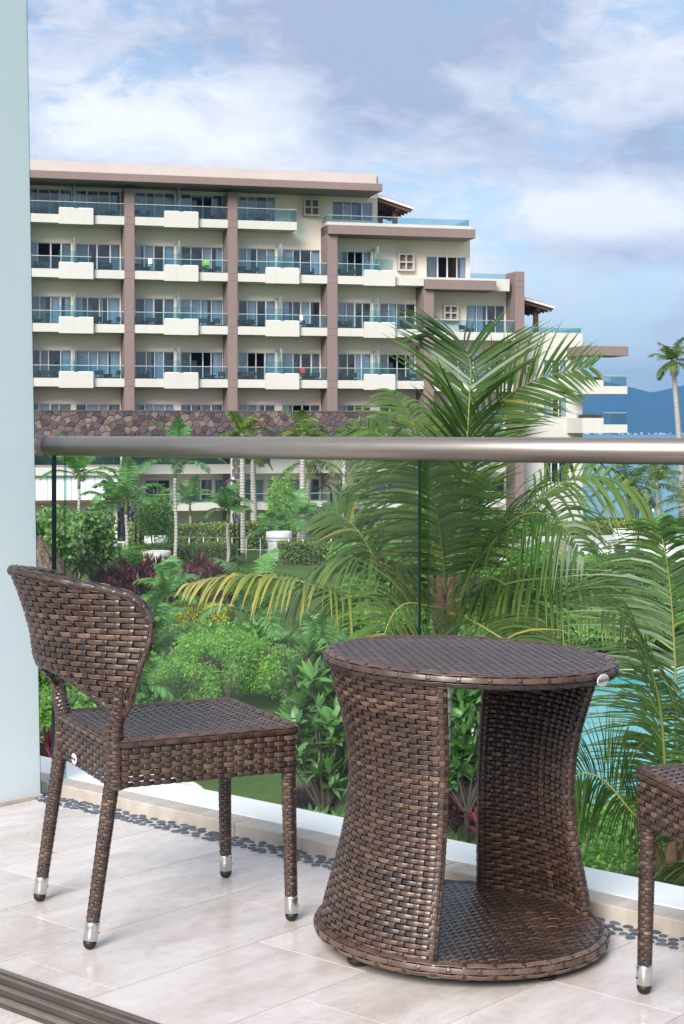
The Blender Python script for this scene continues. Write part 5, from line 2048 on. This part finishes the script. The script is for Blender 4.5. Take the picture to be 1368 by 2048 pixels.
# weeping light-green tree in front of the lawn
c0 = at(452, 1330, 45)
gz = ground_z(c0.x, c0.y)
tr = empty('weeping_tree', (c0.x, c0.y, gz))
tag(tr, 'broad weeping tree with fine light green foliage between chair and table', 'tree')
b = MB()
H = c0.z - gz
b.tube([(0.1, 0, -0.1), (0.05, 0, 0.5), (-0.1, 0.05, 1.0), (-0.25, 0, H)], [0.11, 0.09, 0.08, 0.06], 9)
b.build('trunk', M['bark'], tr)
rr = random.Random(6)
for k in range(9):
    a = k * 0.7 + rr.uniform(-.2, .2)
    b = MB()
    b.tube([(-0.1, 0, 1.0), (math.cos(a) * 0.7, math.sin(a) * 0.7, H + 0.2), (math.cos(a) * 1.5, math.sin(a) * 1.5, H + rr.uniform(-.1, .6)), (math.cos(a) * 2.0, math.sin(a) * 2.0, H - 0.3)], [0.05, 0.035, 0.02, 0.006], 6)
    b.build('limb', M['bark'], tr)
cs, rs_, cn = [], [], []
for k in range(95):
    a = rr.uniform(0, 2 * PI)
    f = math.sqrt(rr.random())
    top = H + 0.95 * math.sqrt(max(0, 1 - f * f)) * rr.uniform(0.55, 1.0)
    zz = top - rr.uniform(0, 0.35) - (0.85 * rr.random() if f > .6 else 0.1)
    x, y = math.cos(a) * f * 2.05, math.sin(a) * f * 1.9
    cs.append((x, y, zz))
    w_ = rr.uniform(0.24, 0.46)
    rs_.append((w_, w_, rr.uniform(0.22, 0.50)))
    cn.append(430)
leaf_cloud('crown', cs, rs_, cn, 0.085, 'leaf_light', tr, 61, droop=0.9, aspect=0.42, shell=0.15, tone=(0.62, 0.25))


def shrub(px, py, d, rx, rz, mat, n, size, label, group=None, seed=0, name='shrub', ry=None, aspect=0.5, lump=9, tone=(0.5, 0.2), sink=0.0):
    """leafy shrub standing on the ground under the photograph point of its middle"""
    c = at(px, py, d)
    gz = ground_z(c.x, c.y) - sink
    root = empty(name, (c.x, c.y, gz))
    tag(root, label, 'shrub', group)
    ry = ry or rx
    hz = max(0.25, (c.z - gz))
    cs, rs_ = lumps(rx, ry, hz * 0.62, lump, seed, 0.55)
    cs = [(x, y, min(z, hz * 1.35)) for x, y, z in cs]
    leaf_cloud('foliage', cs, rs_, [n // lump] * lump, size, mat, root, seed, 0.0, aspect, 0.45, tone)
    b = MB()
    rr = random.Random(seed)
    for k in range(5):
        a = rr.uniform(0, 2 * PI)
        b.tube([(0, 0, -0.05), (math.cos(a) * rx * .3, math.sin(a) * ry * .3, hz * .6), (math.cos(a) * rx * .55, math.sin(a) * ry * .55, hz * 1.1)], [0.04, 0.025, 0.01], 5)
    b.build('stems', M['bark'], root)
    return root


def hedge(p0, p1, width, height, mat, n, size, label, seed=0, cat='hedge', tone=(0.5, 0.22), name='hedge'):
    """clipped hedge between two ground points"""
    p0, p1 = Vector(p0), Vector(p1)
    d = p1 - p0
    L = Vector((d.x, d.y, 0)).length
    root = empty(name, tuple(p0), math.atan2(d.y, d.x))
    tag(root, label, cat)
    b = MB()
    b.box(0.06, L - 0.06, -width / 2 + 0.12, width / 2 - 0.12, -0.3, height - 0.14)
    b.build('twig_core', M['core_green'], root)
    r = np.random.default_rng(seed)
    # leaves on top, front and ends
    k = np.array([L * width, L * height, L * height, width * height * 2])
    pr = k / k.sum()
    which = r.choice(4, n, p=pr)
    x = r.uniform(0, L, n); y = r.uniform(-width / 2, width / 2, n); z = r.uniform(0, height, n)
    depth = np.abs(r.normal(0, 0.09, n))
    wob = 0.10 * np.sin(x * 2.1 + seed) * np.sin(x * 0.9 + z * 3 + y)
    z = np.where(which == 0, height - depth + wob, z)
    y = np.where(which == 1, -width / 2 + depth + wob, np.where(which == 2, width / 2 - depth, y))
    x = np.where(which == 3, np.where(r.random(n) < .5, depth, L - depth), x)
    P_ = np.stack([x, y, z], -1)
    a = r.normal(size=(n, 3)); a /= np.linalg.norm(a, axis=1, keepdims=True)
    bb = np.cross(a, r.normal(size=(n, 3))); bb /= np.linalg.norm(bb, axis=1, keepdims=True)
    s = size * r.uniform(.6, 1.4, n)[:, None]
    V = np.stack([P_, P_ + a * s * .45 + bb * s * .3, P_ + a * s, P_ + a * s * .45 - bb * s * .3], 1).reshape(-1, 3)
    tn = np.clip(r.normal(tone[0], tone[1], n) + 0.15 * np.sin(x * 1.3 + seed), 0, 1)
    np_mesh('foliage', V, np.arange(n * 4).reshape(n, 4), np.repeat(tn, 4), M[mat], root, smooth=False)
    return root


def gp(px, py_guess, d):
    """ground point below a photograph column at distance d"""
    x = (px - 684.0) / F * d
    return (x, d, ground_z(x, d))


hedge(gp(255, 0, 86), gp(690, 0, 88), 1.3, 1.35, 'leaf_hedge', 22000, 0.13, 'long clipped yellow-green hedge behind the white planter pots', 1, tone=(0.62, 0.22))
hedge(gp(250, 0, 76.5), gp(470, 0, 77.5), 1.2, 0.95, 'leaf_hedge', 14000, 0.11, 'lower clipped green hedge in front of the white pots', 2, tone=(0.36, 0.2))
hedge(gp(560, 0, 78), gp(840, 0, 79), 1.3, 1.0, 'leaf_hedge', 13000, 0.12, 'clipped hedge running behind the large coconut palm', 3, tone=(0.5, 0.2))
hedge(gp(335, 0, 58.5), gp(460, 0, 58.2), 1.4, 0.75, 'leaf_yellow', 16000, 0.09, 'bright yellow-leaved low hedge behind the weeping tree', 4, tone=(0.55, 0.22))
hedge(gp(1040, 0, 66), gp(1310, 0, 68), 2.6, 1.85, 'leaf_light', 34000, 0.15, 'bushy bright green hedge below the terrace of steel bins', 5, tone=(0.35, 0.25))
hedge(gp(1050, 0, 100), gp(1330, 0, 101), 1.2, 0.8, 'leaf_hedge', 9000, 0.14, 'low clipped hedge behind the steel bins', 6, tone=(0.6, 0.2))

# sea-grape and other bushes, left
shrub(150, 1040, 66, 1.6, 2, 'leaf_round', 9000, 0.17, 'tall round-leaved bush beside the frosted screen', None, 71, 'sea_grape_bush', aspect=0.95, lump=16)
shrub(95, 1060, 63, 1.1, 2, 'leaf_round', 5000, 0.16, 'round-leaved bush above the thatched roof', None, 72, 'sea_grape_bush', aspect=0.95, lump=10)
shrub(310, 1000, 79, 0.95, 2, 'leaf_mid', 9000, 0.11, 'airy small-leaved tree growing out of the wide white pot', None, 73, 'pot_tree', lump=16)
shrub(215, 1110, 70, 1.3, 1.5, 'leaf_light', 6000, 0.12, 'light green bush with small white flowers by the little hut', None, 74, lump=11)
shrub(560, 965, 84, 0.75, 2, 'leaf_light', 5000, 0.13, 'bright lime green cloud-pruned tree before the lower balconies', None, 75, 'lime_tree', lump=9, tone=(0.85, 0.15))
shrub(590, 1000, 84, 0.8, 2, 'leaf_light', 4500, 0.13, 'second lime green bush below the cloud-pruned tree', None, 76, 'lime_tree', lump=8, tone=(0.85, 0.15))

# filler shrubs of the beds
frr = random.Random(30)
GL = {'leaf_mid': 'leafy mid-green shrub filling the garden bed among the palms', 'leaf_light': 'light green leafy shrub filling the garden bed among the palms'}
protos = {}
spots = []
PLACE = ['in the bed between the ringed palms and the weeping tree', 'in the bed behind the large coconut palm', 'at the foot of the bushy terrace hedge', 'beside the pale path under the chair', 'against the lower storeys of the hotel']
for k in range(46):
    d = frr.uniform(48, 61)
    px = frr.uniform(60, 760)
    if 330 < px < 560 and d < 48: continue
    spots.append((px, d, 0))
for k in range(34):
    spots.append((frr.uniform(700, 1100), frr.uniform(50, 80), 1))
for k in range(24):
    spots.append((frr.uniform(1000, 1380), frr.uniform(55, 66), 2))
for k in range(16):
    spots.append((frr.uniform(60, 250), frr.uniform(38, 50), 3))
for k in range(26):
    spots.append((frr.uniform(620, 1040), frr.uniform(90, 93.5), 4))
for i, (px, d, wh) in enumerate(spots):
    mt = 'leaf_mid' if frr.random() < 0.5 else 'leaf_light'
    word = 'mid-green' if mt == 'leaf_mid' else 'light green'
    key = (mt, i % 3)
    if key not in protos:
        o = shrub(px, 865 + 6.3 * F / d, d, 1.0, 1, mt, 4600, 0.15, 'x', 'x', 200 + i, lump=10)
        protos[key] = o
    else:
        o = copy_tree(protos[key])
    tag(o, 'leafy ' + word + ' shrub ' + PLACE[wh], 'shrub', word + ' shrubs ' + PLACE[wh])
    x, y, z = gp(px, 0, d)
    s = frr.uniform(0.7, 1.4) * (0.62 if wh == 0 and d > 53 else 1.0)
    o.location = (x, y, z - 0.1)
    o.scale = (s, s, s * frr.uniform(0.8, 1.2))
    o.rotation_euler = (0, 0, frr.uniform(0, 6.28))


# ---- cordylines: rosettes of long red and purple leaves
def rosette(n, L, w_, seed, mat='leaf_red', el=(20, 75), arch=0.5, tone=(0.4, 0.25)):
    r = random.Random(seed)
    b = MB()
    for k in range(n):
        a = k * 2.399 + r.uniform(-.25, .25)
        e = rad(r.uniform(*el))
        d = Vector((math.cos(a) * math.cos(e), math.sin(a) * math.cos(e), math.sin(e)))
        side = Vector((-math.sin(a), math.cos(a), 0))
        p = Vector((0, 0, r.uniform(0.0, 0.25 * L)))
        l = L * r.uniform(0.7, 1.15)
        vs = []
        for i, ww in enumerate((0.35, 0.9, 1.0, 0.7, 0.05)):
            vs += [tuple(p + side * w_ * ww * .5 + Vector((0, 0, 0.012))), tuple(p - side * w_ * ww * .5 + Vector((0, 0, 0.012)))]
            p = p + d * l / 4
            d = (d + Vector((0, 0, -arch * 0.25 * (i + 0.3)))).normalized()
        b.add(vs, [(2 * i, 2 * i + 1, 2 * i + 3, 2 * i + 2) for i in range(4)], True, min(1, max(0, r.gauss(*tone))))
    return b
cp = []
def cordyline(px, d, s, label='dark red cordyline plant with strap leaves in the garden bed', group='cordyline plants in the beds'):
    k = frr.randrange(4)
    while len(cp) <= k:
        e = empty('cordyline_plant')
        for h, sd in ((0.35, 1), (0.75, 2), (1.05, 3)):
            b = rosette(20, 0.62, 0.11, len(cp) * 10 + sd)
            o = b.build('leaf_rosette', M['leaf_red'], e)
            o.location = (frr.uniform(-.18, .18), frr.uniform(-.18, .18), h * 0.8)
        b = MB()
        b.tube([(0, 0, -0.05), (0, 0, 0.85)], [0.03, 0.02], 6)
        b.build('stem', M['bark'], e)
        cp.append(e)
        e['fresh'] = 1
    if cp[k].get('fresh'):
        o = cp[k]
        del o['fresh']
    else:
        o = copy_tree(cp[k])
    tag(o, label, 'plant', group)
    x, y, z = gp(px, 0, d)
    o.location = (x, y, z - 0.03)
    o.scale = (s, s, s)
    o.rotation_euler = (0, 0, frr.uniform(0, 6.28))
for k in range(70):
    cordyline(frr.uniform(185, 465), frr.uniform(62, 70), frr.uniform(0.7, 1.0))
for k in range(10):
    cordyline(frr.uniform(85, 215), frr.uniform(34, 38), frr.uniform(0.6, 0.85), 'pinkish red cordyline plant under the chair back beside the path', 'cordylines beside the path')
for k in range(9):
    cordyline(frr.uniform(890, 975), frr.uniform(29.5, 31.5), frr.uniform(0.55, 0.8), 'magenta red cordyline plant seen through the open table below the pool wall', 'cordylines below the pool wall')
for k in range(5):
    cordyline(frr.uniform(600, 640), frr.uniform(44, 46), frr.uniform(0.8, 1.0), 'dull red cordyline plant behind the broad-leaved shrub', 'cordylines behind the broad-leaved shrub')
for e in cp:
    if e.get('fresh'):
        for ch in list(e.children):
            bpy.data.objects.remove(ch)
        bpy.data.objects.remove(e)

# ---- plumeria shrubs with whorls of big leaves
def plumeria(px, py, d, rx, rz, n, label, seed, scale=1.0):
    c = at(px, py, d)
    gz = ground_z(c.x, c.y)
    root = empty('plumeria_shrub', (c.x, c.y, gz))
    tag(root, label, 'shrub')
    r = random.Random(seed)
    hz = c.z - gz
    wm = [rosette(14, 0.34, 0.095, seed + q, 'leaf_plum', (5, 65), 0.35, (0.5, 0.2)) for q in range(3)]
    pr = [None] * 3
    for k in range(n):
        a, f = r.uniform(0, 2 * PI), math.sqrt(r.random())
        e = r.uniform(-1.0, 1.0)
        x, y, z = math.cos(a) * rx * f, math.sin(a) * rx * f, hz + rz * e * math.sqrt(max(0.05, 1 - f * f * .8))
        z = max(0.15, z)
        q = k % 3
        if pr[q] is None:
            pr[q] = wm[q].build('leaf_whorl', M['leaf_plum'], root)
            o = pr[q]
        else:
            o = pr[q].copy(); link(o, root)
        o.location = (x, y, z)
        o.rotation_euler = (r.uniform(-.5, .5) - y / rx * .5, r.uniform(-.5, .5) + x / rx * .5, r.uniform(0, 6.28))
        s = scale * r.uniform(0.75, 1.15)
        o.scale = (s, s, s)
        if k % 3 == 0:
            b = MB()
            b.tube([(0, 0, 0), (x * .12, y * .12, z * .5), (x, y, z)], [0.035, 0.025, 0.014], 6)
            b.build('branch', M['bark_dark'], root)
    return root
plumeria(650, 1450, 29, 0.85, 1.25, 210, 'broad-leaved plumeria shrub on the lawn left of the table', 301)
plumeria(935, 1440, 30, 0.6, 1.45, 150, 'broad-leaved plumeria shrub seen through the open table', 302)
plumeria(645, 1655, 20, 0.35, 0.14, 10, 'low broad-leaved plant with a pink flower just below the ledge', 303, 0.6)
shrub(1225, 1625, 27, 1.5, 1.0, 'leaf_mid', 9000, 0.13, 'dense small-leaved bush below the young palm near the pool', None, 77, lump=12, tone=(0.6, 0.2))
shrub(1120, 1700, 24, 1.0, 0.8, 'leaf_mid', 6000, 0.11, 'low leafy bush just beyond the ledge behind the table', None, 78, lump=10, tone=(0.55, 0.2))
# round purple grass clump on the lawn
c = gp(628, 0, 33)
e = empty('purple_grass_clump', c)
tag(e, 'round clump of dark purple grass set in the lawn', 'plant')
M['purple'] = mat_leaf('purple_blade', [(0, (0.02, 0.014, 0.02)), (1, (0.07, 0.04, 0.06))], 0.2)
rr = np.random.default_rng(5)
n = 1800
xy = rr.normal(0, 0.22, (n, 2))
xy *= (np.clip(np.hypot(xy[:, 0], xy[:, 1]), 0, .42) / (np.hypot(xy[:, 0], xy[:, 1]) + 1e-6))[:, None]
P_ = np.stack([xy[:, 0], xy[:, 1], np.zeros(n)], -1)
T2 = P_ + np.stack([xy[:, 0] * .35 + rr.normal(0, .06, n), xy[:, 1] * .35 + rr.normal(0, .06, n), rr.uniform(.22, .42, n)], -1)
sd_ = rr.normal(size=(n, 3)); sd_[:, 2] = 0
sd_ = sd_ / np.linalg.norm(sd_, axis=1, keepdims=True) * 0.012
V = np.stack([P_ - sd_, P_ + sd_, T2], 1).reshape(-1, 3)
np_mesh('blades', V, np.arange(n * 3).reshape(n, 3), np.repeat(rr.random(n), 3), M['purple'], e, False)

# ================================================================ garden furniture and fittings
def draped(name, poly, mat, lift, kind='structure', nseg=1):
    """flat sheet following the ground"""
    b = MB()
    b.add([(x, y, ground_z(x, y) + lift) for x, y in poly], [tuple(range(len(poly)))])
    return tag(b.build(name, M[mat]), kind=kind)


M['wood_rail'] = mat_plain('brown_handrail', (0.30, 0.17, 0.11), 0.7)
M['paving'] = mat_plain('pale_paving', (0.56, 0.54, 0.50), 0.85, var=0.12, scale=2, bmp=0.1)
M['stone_white'] = mat_plain('white_boulder', (0.72, 0.71, 0.69), 0.8, var=0.15, scale=3, bmp=0.4)
def pp(px, d): return ((px - 684) / F * d, d)
# curved path with a pale kerb, lower left
arc = [pp(-60, 31), pp(200, 30.5), pp(330, 31), pp(392, 32.0), pp(412, 33.2), pp(398, 34.6), pp(350, 35.6), pp(250, 36.3), pp(120, 37), pp(-60, 37.5)]
sm = [(p[0], p[1]) for p in smooth_path([(x, y, 0) for x, y in arc], 6)]
path_o = draped('path', sm, 'paving', 0.02)
b = MB()
edge = [Vector((x, y, ground_z(x, y) + 0.03)) for x, y in sm]
b.tube(edge, 0.06, 6)
b.build('path_kerb', M['paving'], path_o)

# pool with turquoise water, coping and a dark retaining wall
m, t = material('pool_water')
c = t.new('ShaderNodeTexCoord').outputs['Object']
h = t.noise(c, 2.2, 4, 0.6, 0.4)
col = t.ramp(t.noise(c, 0.9, 3, 0.5), [(0.3, (0.03, 0.36, 0.43)), (0.7, (0.07, 0.50, 0.55))])
finish(t, principled(t, col, 0.08, 0, 0.5, bump(t, h, 0.25, 0.05)))
M['pool'] = m
PZ = EYE - 7.30
poly = [pp(960, 36), pp(1075, 34.5), pp(1200, 32.0), pp(1500, 30), pp(1900, 32), pp(1750, 52), pp(1300, 50), pp(1120, 49), pp(1010, 44)]
ps_ = [(p[0], p[1]) for p in smooth_path([(x, y, 0) for x, y in poly], 5, True)]
b = MB()
b.add([(x, y, PZ) for x, y in ps_], [tuple(range(len(ps_)))])
pool = tag(b.build('pool_water', M['pool']), kind='structure')
pr_ = empty('pool_coping', (0, 0, 0))
tag(pr_, 'pale coping and dark wall round the turquoise pool', 'pool edge')
b = MB()
n = len(ps_)
cx, cy = sum(p[0] for p in ps_) / n, sum(p[1] for p in ps_) / n
outp = []
for i in range(n):
    a, c2 = Vector(ps_[i - 1]), Vector(ps_[(i + 1) % n])
    tg = (c2 - a).normalized()
    nn = Vector((tg.y, -tg.x))
    if (Vector(ps_[i]) - Vector((cx, cy))).dot(nn) < 0:
        nn = -nn
    outp.append((ps_[i][0] + nn.x * 0.38, ps_[i][1] + nn.y * 0.38))
vs = [(x, y, PZ + 0.07) for x, y in ps_] + [(x, y, PZ + 0.07) for x, y in outp] + [(x, y, PZ - 0.05) for x, y in ps_]
b.add(vs, [(i, (i + 1) % n, n + (i + 1) % n, n + i) for i in range(n)] + [(i, (i + 1) % n, 2 * n + (i + 1) % n, 2 * n + i) for i in range(n)])
b.build('coping', M['paving'], pr_)
b = MB()
b.add([(x, y, PZ + 0.068) for x, y in outp] + [(x, y, PZ - 1.2) for x, y in outp], [(i, (i + 1) % n, n + (i + 1) % n, n + i) for i in range(n)])
b.build('pool_wall', M['mortar'], pr_)

# white boulders near the weeping tree
rr = random.Random(12)
bproto = None
for k, (px, d) in enumerate(((338, 40), (352, 39.6), (372, 40.4), (392, 39.8), (408, 40.3), (322, 40.6), (360, 41))):
    if bproto is None:
        bm = bmesh.new()
        bmesh.ops.create_icosphere(bm, subdivisions=2, radius=1)
        for v in bm.verts:
            v.co *= 1 + 0.22 * math.sin(v.co.x * 3 + 1) * math.cos(v.co.y * 4) + rr.uniform(-.06, .06)
        bm.verts.index_update()
        mb = MB()
        mb.add([v.co[:] for v in bm.verts], [[v.index for v in f.verts] for f in bm.faces])
        bm.free()
        bproto = mb.build('boulder', M['stone_white'])
        tag(bproto, 'white boulder on the lawn between the chair seat and the weeping tree', 'boulder', 'white boulders on the lawn')
        o = bproto
    else:
        o = bproto.copy(); link(o)
    x, y, z = gp(px, 0, d)
    s = rr.uniform(0.16, 0.34)
    o.location = (x, y, z + s * 0.3)
    o.scale = (s * rr.uniform(1, 1.5), s, s * .7)
    o.rotation_euler = (rr.uniform(-.3, .3), rr.uniform(-.3, .3), rr.uniform(0, 6))

# white resin pots
def pot(px, pyt, pyb, wpx, d, label, soil=True, name='white_pot', taper=0.74):
    c = at(px, pyb, d)
    h = (pyb - pyt) / F * d
    r = wpx / F * d / 2
    root = empty(name, tuple(c))
    tag(root, label, 'plant pot')
    b = MB()
    b.lathe([(r * taper, 0.0), (r * (taper + .02), 0.02), (r * 0.90, h * 0.66), (r * 0.90, h * 0.68), (r * 0.99, h * 0.685), (r, h * 0.70), (r, h - 0.02), (r * .985, h), (r * .9, h), (r * .9, h - 0.08)], 40)
    b.build('pot_body', M['white_pot'], root)
    b = MB()
    b.lathe([(r * .5, h - 0.12), (r * .895, h - 0.075), (r * .4, h - 0.05)], 20)
    b.build('soil', M['soil'], root)
    return root
pot(558, 1063, 1118, 52, 80.0, 'tall white flower pot in front of the clipped hedge')
pot(312, 1102, 1132, 60, 75.4, 'wide low white pot holding a small airy tree', taper=0.8)
pot(312, 1072, 1112, 46, 83, 'white pot standing behind the wide low pot')
pot(1248, 1058, 1128, 44, 84, 'tall white pot on the terrace beside the black bin', taper=0.66)
# terrace paving at the right under the bins
rp = [pp(1000, 79), pp(1400, 79), pp(1420, 99), pp(990, 98)]
draped('terrace_paving', rp, 'paving', 0.06)
rp = [pp(250, 78.6), pp(700, 79.8), pp(700, 84.5), pp(250, 83.5)]
draped('walkway', rp, 'paving', 0.05)

# post-and-rail fence along the walkway
fe = empty('walkway_fence', gp(350, 0, 78.3))
tag(fe, 'thin white post and rail fence with brown handrail along the walkway', 'fence')
f0, f1 = Vector(gp(350, 0, 78.3)), Vector(gp(690, 0, 78.9))
def rel(v): return tuple(Vector(v) - f0)
for k in range(13):
    p = f0.lerp(f1, k / 12)
    b = MB()
    b.tube([rel((p.x, p.y, p.z - 0.05)), rel((p.x, p.y, p.z + 1.16))], 0.028, 8)
    b.build('fence_post', M['frame_white'], fe)
for hz, mt, r in ((1.18, 'wood_rail', 0.022), (0.62, 'frame_white', 0.016)):
    b = MB()
    b.tube([rel((f0.x, f0.y, f0.z + hz)), rel((f1.x, f1.y, f1.z + hz))], r, 8)
    b.build('fence_rail', M[mt], fe)

# black lamp posts with a curved neck and hanging glass lamps
def lamp(px, pyt, d, side, label, two=True):
    x, y, z = gp(px, 0, d)
    top = at(px, pyt, d).z
    root = empty('lamp_post', (x, y, z))
    tag(root, label, 'lamp post', None)
    h = top - z
    for s_ in ((-0.12, 0.12) if two else (0.0,)):
        b = MB()
        b.tube([(s_, 0, -0.05), (s_, 0, h - 0.8)], 0.055, 10)
        b.build('pole', M['black_metal'], root)
    b = MB()
    pts = [(0, 0, h - 0.8)]
    for k in range(10):
        a = PI * k / 9 * 0.95
        pts.append((side * (0.32 - 0.32 * math.cos(a)), 0, h - 0.35 + 0.34 * math.sin(a)))
    b.tube(pts, 0.05, 8)
    b.build('curved_neck', M['black_metal'], root)
    for k in range(3):
        b = MB()
        b.lathe([(0.03, -0.14), (0.07, -0.06), (0.06, 0.03), (0.02, 0.07)], 10)
        o = b.build('glass_lamp', M['frame_white'], root)
        o.location = (side * (0.45 + 0.16 * k), 0.02, h - 1.15 - 0.1 * (k % 2))
        b = MB()
        b.tube([(0, 0, 0.07), (-side * 0.10 * k, 0, 0.75)], 0.008, 5)
        b.build('cable', M['black_metal'], o)
lamp(276, 975, 79, 1, 'black lamp post with curved neck beside the airy pot tree')
lamp(474, 960, 82, -1, 'black double lamp post in front of the stone column')
lamp(662, 970, 84, -1, 'black hooked lamp post behind the frond tip of the large palm', False)
lamp(1276, 975, 84, 1, 'black hooked lamp post on the terrace beside the tall white pot', False)

# steel bins, black cabinet, red planter on the terrace
def steel_bin(px, py, d):
    c = at(px, py, d)
    root = empty('steel_bin', tuple(c))
    tag(root, 'domed stainless steel bin in a row on the terrace behind the hedge', 'bin', 'domed steel bins on the terrace')
    b = MB()
    b.lathe([(0.25, 0.0), (0.27, 0.03), (0.27, 0.42)], 20)
    b.build('bin_body', M['steel'], root)
    b = MB()
    b.lathe([(0.285, 0.40), (0.285, 0.44), (0.25, 0.56), (0.16, 0.65), (0.05, 0.69)], 20)
    b.build('dome_lid', M['steel'], root)
for px in (1180, 1203, 1226):
    steel_bin(px, 1112, 82)
c = at(1240, 1118, 80)
e = empty('black_cabinet', tuple(c))
tag(e, 'black cabinet standing in front of the tall white pot', 'cabinet')
b = MB(); b.bbox(-0.24, 0.24, -0.2, 0.2, 0.0, 0.66, 0.01); b.build('cabinet_body', M['black_metal'], e)
b = MB(); b.box(-0.20, 0.20, -0.212, -0.201, 0.05, 0.60); b.build('cabinet_door', M['dark_furn'], e)
c = at(1108, 1116, 83)
e = empty('red_planter', tuple(c), rad(-12))
tag(e, 'square terracotta red planter box on the terrace', 'planter')
b = MB(); b.bbox(-0.75, 0.6, -0.3, 0.3, 0.0, 0.62, 0.01); b.build('planter_body', M['tile_red'], e)
b = MB(); b.box(-0.7, 0.55, -0.25, 0.25, 0.60, 0.64); b.build('soil', M['soil'], e)
# white loungers and cloth-covered tables on the far terrace
M['cloth'] = mat_plain('white_cloth', (0.82, 0.82, 0.82), 0.9, var=0.04)
for i, (px, py, w_) in enumerate(((1202, 1114, 0.95), (1168, 1112, 0.35), (1290, 1112, 0.9), (1345, 1114, 0.8), (1320, 1102, 0.7))):
    c = at(px, py, 81 + i * 0.7)
    e = empty('covered_table', tuple(c))
    tag(e, 'low table under a white cloth on the sea terrace', 'table', 'white tables on the sea terrace')
    b = MB(); b.bbox(-w_ / 2, w_ / 2, -0.3, 0.3, 0.10, 0.34, 0.02); b.build('table_cloth', M['cloth'], e)
    b = MB()
    for sx in (-1, 1):
        b.box(sx * w_ * .4 - .03, sx * w_ * .4 + .03, -.03, .03, 0, 0.1)
    b.build('legs', M['black_metal'], e)

# thatched palapa roof and a little hut, left
c = at(62, 1070, 60)
gz_ = ground_z(c.x, c.y)
e = empty('palapa', (c.x, c.y, gz_))
tag(e, 'thatched palapa sunshade with shaggy straw roof behind the chair back', 'sunshade')
hz = c.z - gz_
b = MB(); b.tube([(0, 0, -0.05), (0, 0, hz - 0.15)], 0.09, 10); b.build('post', M['bark'], e)
r = np.random.default_rng(3)
n = 5200
a = r.uniform(0, 2 * PI, n); u = np.sqrt(r.uniform(0.0, 1, n))
prof = lambda u: hz - 0.55 * u ** 1.0 - 1.1 * u ** 2.2
P_ = np.stack([np.cos(a) * u * 1.55, np.sin(a) * u * 1.55, prof(u)], -1) + r.normal(0, 0.03, (n, 3))
u2 = np.minimum(1.16, u + 0.16)
Q_ = np.stack([np.cos(a) * u2 * 1.55, np.sin(a) * u2 * 1.55, prof(u2) + 0.02], -1) + r.normal(0, 0.04, (n, 3))
s_ = np.stack([-np.sin(a), np.cos(a), np.zeros(n)], -1) * 0.022
V = np.stack([P_ - s_, P_ + s_, Q_ + s_ * .6, Q_ - s_ * .6], 1).reshape(-1, 3)
np_mesh('thatch', V, np.arange(n * 4).reshape(n, 4), np.repeat(r.random(n), 4), M['thatch'], e, False)
b = MB(); b.lathe([(1.5, prof(1.0) - 0.1), (1.0, prof(0.66) - 0.08), (0.5, prof(0.33) - 0.06), (0.05, hz - 0.06)], 24); b.build('roof_lining', M['thatch'], e)

x, y, z = gp(203, 0, 74)
e = empty('garden_hut', (x, y, z))
tag(e, 'little garden hut with dark shingled roof and pale post', 'hut')
b = MB()
b.prism([(-0.75, 1.45), (0.35, 1.62), (0.35, 1.95), (-0.2, 2.15), (-0.75, 1.55)], 1, -0.6, 0.8)
b.build('hut_roof', M['wood_dark'], e)
b = MB(); b.box(-0.8, 0.38, -0.66, -0.601, 1.40, 1.50); b.build('fascia', M['roof_white'], e)
for sx in (-0.65, 0.26):
    b = MB(); b.tube([(sx, -0.5, 0), (sx, -0.5, 1.44)], 0.055, 8); b.build('hut_post', M['roof_white'], e)
x, y, z = gp(240, 0, 78)
e = empty('side_table', (x, y, z))
tag(e, 'small white-topped table with cloth near the garden hut', 'table')
b = MB(); b.bbox(-0.34, 0.34, -0.25, 0.25, 0.98, 1.03, 0.01); b.build('table_top', M['cloth'], e)
for sx in (-1, 1):
    b = MB(); b.prism([(sx * .30, 0.0), (sx * .22, 0.0), (sx * .14, 0.975), (sx * .30, 0.975)], 1, -0.2, 0.2); b.build('cloth_panel', M['cloth'], e)
